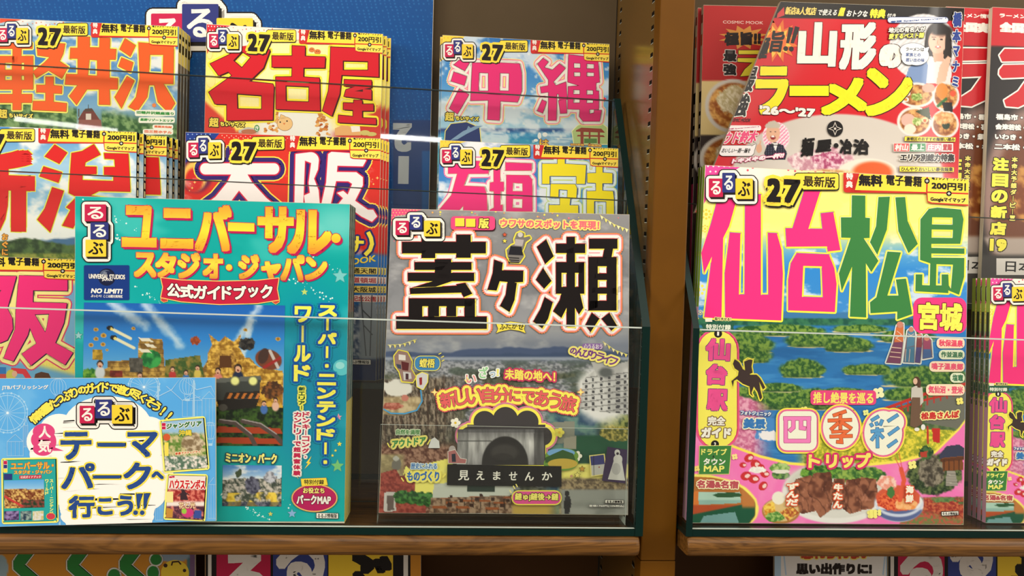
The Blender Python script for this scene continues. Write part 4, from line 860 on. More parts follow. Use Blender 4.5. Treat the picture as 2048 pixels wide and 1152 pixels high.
S.text('ハウステンボス', (946, 610, 1148, 668), (206, 36, 44), r=.9, out=[(1.2, W_)], k=.02); S.text('花と光', (1000, 738, 1092, 776), (240, 220, 170), r=.5, out=[(.8, (150, 60, 60))]); S.polys([V(946, 594, 962, 604), V(963, 592, 976, 602)], CRIM); S.poly(V(930, 680, 968, 740), (240, 226, 150)); S.fr()
S.build(.0016, 'sky blue card with a white cloud and navy lettering propped before the tray', 'display card')

# ---- red guide with yellow glow ---------------------------------------------------------------------------------------
S = Sheet('guidebook', [(413, 48), (766, 68), (757, 462), (405, 447)], Y=.743, lean=3, seat=STEP2 + .0005)
def nago_bg(X, Y):
    p = Pic(X, Y, (248, 226, 96)); p.put(ss(70, 58, Y - .056 * (X - 413) ), (246, 226, 216)); d = ((X % 7) - 3.5) ** 2 + ((Y % 7) - 3.5) ** 2
    p.put((d < 4) * .35, (252, 240, 150)); p.put((p.em(585, 150, 150, 100, soft=.5)) * .55, (244, 238, 222))
    p.put(ss(-6, 6, Y - 205 - .9 * (X - 412)) * ss(0, 1, 470 - X) + 0, (206, 60, 46)); p.put(ss(-8, 8, Y - 260 + .8 * (X - 700)), (206, 56, 44)); p.put(ss(-6, 6, Y - 262) , (206, 60, 46))
    p.put(p.em(590, 262, 80, 48, soft=.2), (232, 230, 222)); return p.C
S.photo(S.q, nago_bg, 3)
S.fr(360, 0, 3.84)
for (x0, y0, x1, y1) in ((735, 770, 690, 1010), (1060, 815, 1110, 1040)):
    for c in ((198, 120, 50), (222, 160, 84), (176, 92, 36), (230, 180, 110), (206, 136, 66)):
        TP = []
        for i in range(14):
            t = rng.random(); x = x0 + (x1 - x0) * t; w_ = 22 + 36 * t; TP.append(ep(x + rng.uniform(-w_, w_), y0 + (y1 - y0) * t, rng.uniform(9, 17), rng.uniform(6, 13), n=8))
        S.polys(TP, c)
S.poly([(690, 770), (780, 775), (750, 850), (700, 850)], (226, 150, 70)); S.poly([(1080, 808), (1040, 830), (1060, 880), (1085, 870)], (220, 140, 70))
S.polys([ep(805, 950, 58, 52), [(752, 950), (775, 880), (800, 890), (850, 930)]], (232, 190, 130), out=[(.7, (150, 100, 50))]); S.polys([ep(770, 938, 6), ep(822, 930, 6)], K); S.poly([(790, 945), (810, 945), (800, 960)], (220, 120, 60))
S.poly([(450, 1000), (520, 975), (600, 990), (600, 1020), (450, 1020)], (190, 186, 176)); S.poly(ep(530, 1010, 60, 18), (180, 110, 80)); S.poly(ep(590, 985, 20, 26), (60, 140, 80)); S.text('き', (576, 966, 604, 1004), W_, r=.3)
S.poly([(1190, 985), (1260, 955), (1310, 975), (1380, 960), (1390, 1040), (1190, 1040)], (226, 170, 110)); S.poly([(1310, 970), (1380, 960), (1385, 1010), (1320, 1015)], (240, 232, 220)); S.polys([ep(1420, 1020, 40, 20), ep(1470, 1030, 40, 16)], (206, 190, 110))
S.polys([ep(1012, 382, 22, 18), ep(1056, 398, 25, 20)], (214, 120, 60)); S.polys([ep(1006, 378, 3), ep(1018, 378, 3), ep(1050, 394, 3), ep(1064, 394, 3)], K)
S.polys([ep(228, 410, 20, 42), ep(236, 620, 34, 50)], (240, 224, 140)); S.poly(star(1490, 820, 34), (236, 120, 90))
S.cur = 'title_lettering'; RD = (206, 22, 38); RK = (70, 14, 14)
na = [# mei
      [(430, 365), (500, 320), (690, 385), (640, 520), (530, 625), (710, 645), (720, 660), (712, 920), (360, 925), (360, 800), (270, 798), (222, 708), (400, 580), (370, 550), (298, 580), (232, 490), (380, 420)]]
na_h = [[(408, 465), (475, 395), (545, 440), (475, 522)], [(436, 718), (628, 732), (628, 840), (440, 836)]]
ko = [(862, 352), (960, 356), (958, 432), (1115, 438), (1110, 520), (948, 520), (946, 592), (1070, 600), (1075, 850), (738, 838), (736, 592), (860, 590), (862, 516), (708, 515), (706, 430), (862, 430)]; ko_h = [[(810, 656), (992, 664), (990, 784), (812, 778)]]
ya = [(1158, 362), (1525, 375), (1525, 590), (1240, 575), (1225, 720), (1165, 890), (1095, 850), (1140, 700), (1152, 560)]; ya_h = [[(1250, 465), (1445, 470), (1445, 540), (1250, 540)]]
yb = [[(1262, 612), (1470, 618), (1470, 670), (1340, 700), (1405, 705), (1405, 684), (1470, 690), (1470, 765), (1260, 740), (1275, 690), (1345, 665), (1262, 660)], [(1335, 770), (1398, 770), (1398, 800), (1485, 800), (1485, 850), (1398, 850), (1398, 905), (1505, 910), (1505, 955), (1215, 940), (1218, 885), (1330, 895), (1330, 845), (1255, 840), (1255, 790), (1335, 792)]]
S.polys([(na[0], na_h), (ko, ko_h), (ya, ya_h)] + yb, RD, out=[(5.4, (252, 230, 60)), (1.4, RK)], extr=((2.8, 2.6), RK))
S.fr(); S.cur = 'cover'; chiisai(S, 418, 235, 72)
header(S, (413, 48), 353, 1.1, corner=(214, 36, 54), pale=(246, 228, 218), dotc=[(230, 90, 60), (236, 150, 60), (220, 70, 90)])
r = S.build(.0038, 'red lettered guide on a yellow cover, front copy below the blue board', 'guidebook')
stack(r, 2, (.0035, .0056, .0), 'red on yellow guides', 'red on yellow guides')

# ---- orange lettered guide, left edge ---------------------------------------------------------------------------------
S = Sheet('guidebook', [(-10, 36), (358, 53), (350, 448), (-14, 432)], Y=.741, lean=1, seat=STEP2 + .0005)
def karu_bg(X, Y):
    p = Pic(X, Y, (90, 150, 205)); p.grad([(36, (110, 160, 200)), (120, (60, 120, 180)), (215, (120, 165, 200)), (260, (90, 120, 90)), (440, (80, 110, 80))]); clouds(p, 60, 9, .95, (228, 228, 222), .4, .62)
    p.tex(ss(222, 240, Y + 18 * fbm(X, Y, 20, 3) - 30 * np.clip((X - 200) / 150, 0, 1) + 20 * ss(170, 60, X)) * ss(0, 1, np.abs(X - 178) - 24), (44, 84, 44), (128, 160, 104), 8, 5); return p.C
S.photo(S.q, karu_bg, 2.5)
S.fr(0, 0, 4.114)
S.poly([(690, 905), (760, 895), (820, 985), (640, 985)], (112, 60, 54)); S.poly([(700, 895), (755, 890), (770, 915), (690, 920)], (86, 66, 56)); S.poly([(650, 985), (830, 985), (840, 1060), (640, 1060)], (140, 84, 76)); S.poly([(706, 935), (750, 935), (750, 985), (706, 985)], (210, 200, 190)); S.poly(stroke([(727, 860), (727, 895)], 5), (70, 60, 60)); S.poly(stroke([(648, 895), (648, 960)], 10), (90, 84, 76))
S.poly([(0, 150), (180, 156), (140, 170), (60, 175), (0, 190)], (226, 80, 50))
S.cur = 'title_lettering'
def bars(*b): return [V(*x) for x in b]
kk = bars((-30, 355, 265, 400), (105, 310, 175, 905), (-60, 462, 265, 515), (200, 462, 272, 735), (-60, 575, 270, 622), (-60, 660, 270, 735), (-60, 775, 262, 845), (-60, 462, 40, 735), (100, 462, 150, 735))
kk += [[(300, 345), (535, 360), (520, 440), (490, 505), (562, 550), (510, 645), (400, 580), (300, 640), (270, 590), (360, 520), (410, 470), (310, 455)], [(375, 632), (440, 632), (440, 702), (510, 708), (508, 770), (440, 768), (440, 838), (548, 850), (545, 918), (268, 905), (272, 832), (375, 832), (375, 762), (300, 758), (300, 700), (375, 700)]]
kk += [([(640, 300), (738, 304), (738, 390), (818, 392), (820, 310), (905, 315), (902, 402), (955, 405), (950, 490), (900, 490), (900, 640), (968, 645), (968, 735), (900, 735), (905, 862), (815, 860), (815, 735), (715, 735), (630, 862), (570, 790), (640, 700), (535, 695), (545, 610), (640, 612), (640, 482), (575, 480), (580, 395), (640, 395)], [[(735, 490), (800, 495), (800, 625), (722, 620)]])]
kk += [[(1028, 318), (1115, 375), (1072, 465), (985, 405)], [(1000, 475), (1095, 515), (1075, 595), (975, 545)], [(1045, 628), (1105, 665), (1000, 890), (945, 800)], ([(1140, 350), (1430, 372), (1425, 690), (1345, 690), (1440, 850), (1390, 930), (1300, 840), (1270, 700), (1225, 700), (1210, 800), (1130, 915), (1060, 880), (1120, 800), (1150, 650)], [[(1232, 450), (1345, 450), (1340, 605), (1225, 600)]])]
S.polys(kk, (236, 92, 34), out=[(3.4, (246, 230, 110)), (.7, (120, 110, 20))])
S.cur = 'cover'
for b, t, c in (((1110, 905, 1440, 955), '旧軽井沢銀座通り', (50, 140, 60)), ((1140, 965, 1438, 1012), '星野リゾートエリア', (50, 140, 60)), ((1255, 1025, 1425, 1062), '重要文化財', (226, 110, 70)), ((1175, 1062, 1425, 1108), '旧三笠ホテル', (226, 110, 70))):
    S.polys([rr(*b, 14)], (236, 234, 220)); S.text(t, (b[0] + 14, b[1] + 6, b[2] - 10, b[3] - 6), c, r=.7)
S.poly(star(1268, 866, 22, 6, .6), (230, 130, 70)); S.fr(); chiisai(S, -4, 218, 70)
header(S, (-10, 36), 366, 1.08, dots=(250, 240, 230), dotc=[(230, 120, 60)])
r = S.build(.0068, 'orange lettered guide with a church roof, front copy beside the red on yellow guides', 'guidebook', spine=('R', [(0, .16, (214, 190, 96)), (.16, 1, (110, 96, 76))], [(.03, .05, .2, .8, K), (.07, .11, .2, .8, K), (.2, .6, .3, .7, (60, 50, 40))]))
stack(r, 3, (.0004, .0074, .0), 'orange lettered guides', 'orange lettered guides')

# ---- red lettered guide with green hills ------------------------------------------------------------------------------
S = Sheet('guidebook', [(-141, 247), (274, 264), (268, 712), (-141, 700)], Y=.682, lean=3.5, seat=STEP1 + .0006)
def nii_bg(X, Y):
    p = Pic(X, Y, (100, 165, 220)); p.grad([(247, (60, 135, 200)), (330, (160, 200, 225)), (470, (90, 165, 215)), (500, (140, 190, 220))]); clouds(p, 60, 21, .95, (238, 238, 234), .4, .6, 1.6)
    h = 487 + 14 * np.sin(X / 30.) * .4 - 12 * fbm(X, Y * 0, 40, 4); p.put(ss(-2, 2, Y - h) * ss(60, 110, X), (70, 110, 150)); h2_ = 480 + .06 * X - 14 * fbm(X, Y * 0, 46, 8) + 8 * np.abs(X - 70) / 60; p.tex(ss(-2, 2, Y - h2_), (40, 62, 36), (84, 112, 62), 12, 5); p.tex(ss(504, 510, Y), (84, 110, 44), (150, 156, 70), 7, 6); return p.C
S.photo(S.q, nii_bg, 2.5); S.fr(0, 240, 3.84); S.cur = 'title_lettering'
S.glyphs('新', [(-360, 200, 268, 860)], (214, 30, 30), r=9, out=[(2.8, (236, 226, 80)), (.7, (110, 80, 20))])
na2 = [[(420, 190), (515, 252), (455, 335), (345, 280)], [(335, 358), (475, 402), (448, 480), (305, 432)], [(402, 518), (488, 545), (385, 860), (288, 765), (345, 680)],
       [(720, 188), (770, 265), (655, 325), (650, 358), (740, 360), (740, 415), (632, 418), (632, 462), (872, 470), (872, 425), (800, 420), (800, 362), (885, 362), (880, 300), (805, 296), (800, 255), (985, 260), (1000, 550), (760, 545), (690, 580), (830, 600), (870, 650), (700, 640), (560, 700), (510, 670), (590, 590), (530, 560), (535, 470), (550, 255), (630, 240)],
       [(585, 610), (660, 640), (560, 830), (480, 810)], [(700, 700), (760, 690), (800, 860), (740, 860)], [(850, 690), (910, 670), (960, 850), (900, 860)]]
S.polys(na2, (214, 30, 30), out=[(2.8, (236, 226, 80)), (.7, (110, 80, 20))])
S.fr(); S.cur = 'cover'; S.vtext('おぐに', (4, 466, 16, 512), (246, 170, 60), r=.5, out=[(1, (90, 50, 20))])
header(S, (-141, 247), 415, .98, dotc=None)
r = S.build(.0052, 'red lettered guide with green hills and cloudy sky, front copy above the teal guides', 'guidebook', spine=('R', [(0, .3, (24, 24, 28)), (.3, 1, (52, 84, 110))], [(.03 + i * .035, .055 + i * .035, .25, .75, (210, 200, 150)) for i in range(7)]))
stack(r, 4, [(.0034, .0066, 0), (.0205, .0132, 0), (.0232, .0198, 0), (.0258, .0264, 0)], 'red lettered guides with hills', 'red lettered guides with hills')

# ---- pink lettered guide at the left edge -----------------------------------------------------------------------------
S = Sheet('guidebook', [(-298, 503), (160, 519), (156, 1010), (-298, 1010)], Y=.6625, lean=0.3, seat=TB + .0005)
def pk_bg(X, Y):
    p = Pic(X, Y, (250, 232, 120)); d = ((X % 6) - 3) ** 2 + ((Y % 6) - 3) ** 2; p.put((d < 3.5) * .5, (244, 220, 80)); p.put(ss(720, 735, Y + .25 * (60 - np.maximum(X, 0))), (110, 175, 215)); p.put(ss(-4, 4, X - 128 - .0 * Y) * ss(560, 575, Y) * (1 - ss(690, 700, Y)), (120, 178, 214)); return p.C
S.photo(S.q, pk_bg, 2.5); S.fr(0, 500, 4.115); S.cur = 'cover'
S.polys([ep(0, 890, 60, 55)], (130, 140, 150)); S.poly([(-100, 960), (50, 965), (50, 1070), (-100, 1070)], (50, 120, 190)); S.poly([(-100, 1020), (50, 1020), (50, 1070), (-100, 1070)], (200, 80, 70)); S.polys([stroke([(90, 990), (200, 1000), (245, 1070)], 44)], (220, 60, 70)); S.polys([ep(90, 1030, 40, 46)], (206, 200, 90)); S.poly(ep(120, 1020, 22, 26), (226, 180, 150)); S.poly([(280, 1065), (290, 1020), (340, 1002), (400, 1015), (425, 1065)], (90, 56, 40))
S.cur = 'title_lettering'
sk = [[(-250, 210), (135, 215), (60, 480), (100, 560), (105, 650), (60, 740), (0, 765), (-250, 760), (-250, 500), (-80, 500), (10, 330), (-250, 320)],
      [(158, 210), (555, 220), (555, 335), (272, 332), (270, 430), (550, 438), (525, 600), (455, 765), (600, 845), (535, 945), (380, 850), (255, 950), (180, 855), (300, 770), (245, 640), (228, 700), (110, 915), (30, 890), (125, 650), (130, 500)]]
hk = [[(285, 530), (405, 525), (385, 640), (372, 678)]]
S.polys([sk[0], (sk[1], hk)], (244, 48, 126), out=[(11, (222, 60, 110)), (8.5, (250, 238, 150)), (.8, (50, 20, 60))], extr=((2, 1.6), (50, 20, 60)))
S.fr(); S.glyphs('大', [(-285, 560, -75, 745)], (244, 48, 126), r=5, out=[(8.5, (222, 60, 110)), (6.5, (250, 238, 150))])
header(S, (-298, 503), 458, .9)
S.build(.0045, 'pink lettered guide on dotted yellow, above the blue card', 'guidebook')

# ---- red guide with white neon lettering ------------------------------------------------------------------------------
S = Sheet('guidebook', [(371, 264), (762, 277), (752, 748), (362, 738)], Y=.6855, lean=3.5, seat=STEP1 + .0006)
def osa_bg(X, Y):
    p = Pic(X, Y, (208, 40, 34)); p.put(p.em(560, 340, 170, 70, soft=.9) * .4, (226, 66, 40)); p.put(p.em(392, 345, 34, 40, soft=.15), (90, 24, 70)); p.put(p.em(390, 352, 24, 30, soft=.15), (240, 190, 90)); p.put(p.em(388, 360, 18, 24, soft=.15), (200, 38, 36))
    p.put(ss(505, 520, Y + 12 * fbm(X, Y, 20, 2)) , (30, 110, 190)); p.put(ss(-5, 5, np.abs(X - 760 + (Y - 500) * .1) - 12) * 0, (0, 0, 0)); clouds(p, 40, 4, .4, lo=.6)
    p.tex(ss(600, 615, Y), (60, 84, 120), (200, 205, 214), 7, 5); p.put(ss(-3, 3, 16 + (Y - 600) * .05 - np.abs(X - 735 + (Y - 600) * -.05)) * ss(585, 592, Y), (150, 160, 170)); p.put(ss(715, 722, Y), (26, 44, 90)); return p.C
S.photo(S.q, osa_bg, 3); S.fr(340, 240, 3.839)
S.poly([(118, 92), (380, 98), (340, 150), (230, 215), (150, 300), (120, 330)], (30, 60, 140))
S.polys([ep(400 + i * 18, 108 + (i % 2) * 14 + .04 * (282 + i * 18), 4.5, n=8) for i in range(29)], (240, 190, 160))
S.polys([ep(138 + i * 34 + (j % 2) * 16, 110 + j * 34, 5, n=8) for i in range(7) for j in range(6) if i * 1.2 + j < 7], (150, 180, 226))
for x, y, rr_ in ((190, 478, 14), (155, 488, 7), (170, 522, 12), (150, 542, 7), (1592, 445, 14), (1562, 492, 10), (1555, 455, 6), (1630, 455, 10)): S.poly(star(x, y, rr_, 4, .3), (250, 210, 120))
S.cur = 'title_lettering'
def arcp(cx, cy, rx, ry, a0, a1, n=10): return [(cx + rx * math.cos(math.radians(a0 + (a1 - a0) * i / n)), cy + ry * math.sin(math.radians(a0 + (a1 - a0) * i / n))) for i in range(n + 1)]
oo = [arcp(270, 375, 38, 42, 90, 270) + arcp(800, 375, 38, 42, -90, 90), [(470, 230), (600, 235), (595, 420), (630, 480), (740, 600), (900, 730), (850, 800), (700, 740), (530, 540), (380, 740), (200, 800), (170, 720), (350, 590), (440, 480), (470, 420)],
      [(965, 262)] + arcp(1080, 310, 62, 62, -95, 10) + [(1135, 380), (1105, 450), (1140, 540), (1150, 660), (1040, 660), (1030, 580), (1075, 560), (1065, 480), (1085, 330), (1035, 310), (1020, 700), (955, 700)],
      [(1215, 262), (1240, 245), (1480, 262), (1505, 310), (1480, 355), (1285, 350), (1280, 400), (1430, 402), (1480, 440), (1480, 500), (1420, 620), (1520, 690), (1560, 690), (1590, 740), (1550, 780), (1470, 740), (1375, 670), (1270, 770), (1200, 760), (1330, 600), (1285, 560), (1330, 545), (1365, 575), (1400, 490), (1370, 470), (1275, 468), (1230, 660), (1160, 660), (1200, 480)]]
S.polys(oo, (240, 232, 230), out=[(14, (252, 214, 80)), (11.5, (52, 34, 110)), (3.0, (200, 24, 60)), (.8, (240, 130, 150))])
S.cur = 'cover'
S.fr(); S.poly(stroke([(736, 464), (742, 476), (744, 488), (740, 500), (730, 510)], 8), (246, 226, 70), out=[(4, (40, 40, 110))]); S.text('ナ', (700, 472, 728, 506), (246, 226, 70), r=1.6, out=[(4, (40, 40, 110))])
S.text('BOOK', (690, 510, 752, 532), (246, 216, 60), r=.5, k=-.15)
for i, (t, c) in enumerate((('通天閣', K), ('道頓堀', (190, 30, 40)), ('大阪城', K), ('記念公園', (190, 30, 40)))):
    y = 535 + i * 18.5; S.poly([(700, y - .5), (755, y), (754, y + 14), (700, y + 13)], (246, 222, 110) if i % 2 == 0 else (246, 226, 216)); S.text(t, (704, y + 1, 752, y + 13), c, r=.5)
seal(S, (690, 718, 742, 729))
for a, b in (((722, 590), (732, 712)), ((744, 590), (740, 712)), ((725, 620), (745, 640)), ((727, 650), (745, 670))): S.poly(stroke([a, b], 2.4), (90, 96, 104))
header(S, (371, 264), 391, 1.08)
r = S.build(.0032, 'red guide with white neon lettering, front copy between the teal and red on yellow guides', 'guidebook')
stack(r, 3, (.0022, .0047, 0), 'red and white neon guides', 'red and white neon guides')

# ---- pink lettered guide with sea -------------------------------------------------------------------------------------
S = Sheet('guidebook', [(885, 70), (1219, 88), (1212, 482), (876, 468)], Y=.7400, lean=4, seat=STEP2 + .0006)
def oki_bg(X, Y):
    p = Pic(X, Y, (60, 120, 190)); p.grad([(70, (40, 110, 180)), (160, (70, 140, 200)), (255, (160, 200, 220)), (259, (40, 60, 120)), (268, (50, 140, 190)), (300, (70, 170, 190)), (480, (60, 150, 190))]); clouds(p, 50, 5, .85, (226, 232, 236), .45, .62, 1.4)
    p.put((Y > 258) * ss(.5, .7, fbm(X * .3, Y * 2, 12, 3)) * .4, (40, 110, 170)); p.put((Y > 0) * ((h2(np.floor(X / 5), np.floor(Y / 5), 3) > .97) * .6), (240, 240, 230)); return p.C
S.photo(S.q, oki_bg, 2.5); S.fr(780, 0, 2.743)
S.poly([(288, 192), (410, 198), (370, 240), (330, 300), (282, 330)], (246, 210, 70))
S.polys([ep(298 + i * 20 + (j % 2) * 9, 208 + j * 20, 3, n=8) for i in range(5) for j in range(6) if i + j * .8 < 5.5], (230, 160, 50))
S.polys([[(300, 790), (305, 720), (335, 680), (420, 670), (490, 700), (500, 800)]], (40, 56, 110), out=[(1.6, (240, 226, 120))]); S.poly([(330, 770), (400, 720), (470, 690), (510, 690), (450, 720), (420, 735), (370, 765)], (130, 160, 190)); S.poly([(420, 712), (430, 690), (445, 704)], (120, 150, 180))
S.polys([[(1010, 790), (1000, 720), (1030, 690), (1080, 672), (1150, 670), (1190, 700), (1195, 790)]], (180, 200, 130), out=[(1.6, (244, 240, 180))]); S.polys([[(1020, 715), (1050, 700), (1160, 706), (1180, 728), (1020, 722)], [(1030, 740), (1170, 742), (1180, 752), (1025, 748)], V(1045, 720, 1062, 790), V(1090, 722, 1100, 790), V(1140, 722, 1152, 790)], (150, 64, 50)); S.poly(V(1065, 760, 1135, 785), (90, 130, 70)); S.text('2026年秋・正殿完成', (990, 786, 1160, 806), (250, 200, 90), r=.4, out=[(.8, (150, 40, 40))])
S.polys([ep(820, 745, 10, 18), ep(850, 738, 14, 12), ep(800, 770, 12, 8)], (236, 236, 230)); S.text('は', (820, 764, 870, 800), (246, 200, 70), r=.8, out=[(1.2, (120, 50, 30))])
S.poly(star(1175, 545, 16, 6, .5), (220, 60, 80))
S.cur = 'title_lettering'; PK = (228, 44, 116); OUTP = [(9.5, (246, 232, 140)), (8, (240, 130, 160)), (6, (238, 232, 220)), (.8, (90, 10, 40))]
ch_ = [[(380, 330), (435, 345), (410, 388), (350, 355)], [(350, 395), (420, 420), (408, 468), (335, 445)], [(380, 488), (432, 520), (370, 625), (326, 595)], ([(548, 340), (615, 345), (710, 350), (722, 400), (722, 500), (700, 560), (605, 555), (600, 660), (535, 655), (540, 550), (442, 552), (452, 345), (548, 345)], [[(488, 398), (540, 400), (540, 500), (485, 500)], [(602, 400), (655, 402), (652, 500), (600, 498)]])]
na3 = [[(840, 320), (868, 340), (845, 370), (890, 385), (930, 350), (962, 375), (895, 450), (910, 470), (965, 450), (972, 545), (930, 548), (925, 515), (915, 515), (912, 660), (868, 660), (870, 505), (830, 510), (825, 478), (868, 470), (870, 440), (810, 350)], [(835, 548), (858, 560), (838, 620), (808, 608)], [(925, 552), (965, 545), (970, 620), (935, 622)],
       ([(980, 300), (1140, 320), (1150, 450), (1130, 455), (1130, 500), (1145, 500), (1145, 600), (1092, 600), (1095, 625), (1120, 620), (1120, 605), (1160, 605), (1150, 665), (1060, 665), (1040, 640), (1042, 600), (975, 598), (978, 475), (1040, 470), (975, 450)], [[(1008, 345), (1045, 347), (1045, 375), (1008, 373)], [(1078, 349), (1120, 351), (1120, 378), (1078, 377)], [(1008, 395), (1045, 396), (1045, 420), (1008, 420)], [(1078, 396), (1120, 398), (1120, 420), (1078, 420)], [(1005, 492), (1042, 493), (1042, 518), (1005, 518)], [(1078, 493), (1115, 495), (1115, 520), (1078, 520)], [(1005, 540), (1042, 540), (1042, 565), (1005, 565)], [(1078, 540), (1115, 542), (1115, 566), (1078, 566)]])]
S.polys(ch_ + na3, PK, out=OUTP); S.fr(); S.cur = 'cover'; chiisai(S, 890, 224, 68)
header(S, (885, 70), 336, 1.08)
r = S.build(.0042, 'pink lettered guide with a pale dolphin and sea, front copy before the taupe panel', 'guidebook')
stack(r, 1, (-.0022, .0056, .0), 'pink lettered sea guides', 'pink lettered sea guides')

# ---- pink and yellow lettered guide -----------------------------------------------------------------------------------
S = Sheet('guidebook', [(879, 280), (1237, 297), (1229, 722), (868, 710)], Y=.681, lean=4, seat=STEP1 + .0006)
def ish_bg(X, Y):
    p = Pic(X, Y, (50, 130, 200)); p.grad([(280, (200, 200, 214)), (310, (60, 120, 190)), (430, (70, 150, 210)), (720, (60, 170, 190))]); clouds(p, 50, 31, .9, (240, 240, 240), .45, .6, 1.3); return p.C
S.photo(S.q, ish_bg, 3); S.fr(780, 0, 2.743)
S.poly([(275, 766), (420, 772), (330, 800), (290, 860), (272, 900)], (246, 206, 70))
S.polys([ep(285 + i * 20 + (j % 2) * 9, 778 + j * 20, 3, n=8) for i in range(7) for j in range(5) if i + j * 1.2 < 6], (226, 160, 60))
S.cur = 'title_lettering'; S.fr(800, 330, 4.096)
is_ = [[(395, -40), (725, -30), (725, 70), (560, 72), (520, 170), (690, 180), (710, 240), (715, 390), (715, 560), (520, 560), (520, 330), (440, 420), (350, 560), (300, 480), (320, 370), (420, 250), (470, 70), (395, 70)],
       [(768, -60), (820, -60), (820, 138), (850, 140), (850, 215), (822, 215), (822, 330), (840, 325), (840, 400), (735, 430), (735, 370), (770, 350), (770, 215), (735, 212), (738, 145), (768, 140)], [(865, -20), (1078, -12), (1078, 45), (865, 45)],
       ([(880, 82), (1055, 86), (1082, 120), (1085, 380), (870, 380), (872, 84)], [[(925, 145), (1005, 150), (1005, 218), (922, 215)], [(925, 275), (1005, 278), (1002, 355), (920, 352)]]), V(850, 420, 1090, 470)]
S.polys(is_, (230, 50, 122), out=[(9, (240, 120, 170)), (6.6, (240, 232, 224)), (.8, (200, 120, 90))])
mi_ = [[(1290, -60), (1350, -60), (1350, -10), (1525, 0), (1515, 155), (1445, 155), (1445, 92), (1225, 90), (1225, 155), (1165, 155), (1165, -10), (1290, -10)], ([(1235, 155), (1435, 158), (1450, 190), (1445, 268), (1395, 275), (1390, 330), (1460, 330), (1462, 560), (1220, 560), (1220, 328), (1310, 328), (1310, 270), (1230, 268)], [[(1300, 200), (1372, 205), (1370, 272), (1298, 268)]]),
       [(1605, -20), (1660, -20), (1660, 62), (1740, 68), (1740, 150), (1658, 150), (1658, 210), (1745, 215), (1752, 270), (1755, 560), (1690, 560), (1690, 300), (1590, 296), (1590, 560), (1530, 560), (1530, 215), (1605, 212), (1605, 148), (1535, 145), (1535, 68), (1605, 65)]]
S.polys(mi_, (244, 226, 40), out=[(8.5, (196, 214, 90)), (7, (220, 236, 240)), (1.0, (20, 70, 130))], extr=((1.8, 1.4), (20, 70, 130)))
header(S, (879, 280), 358, 1.06)
S.build(.005, 'guide with pink and yellow lettering above the black lettered guide', 'guidebook')
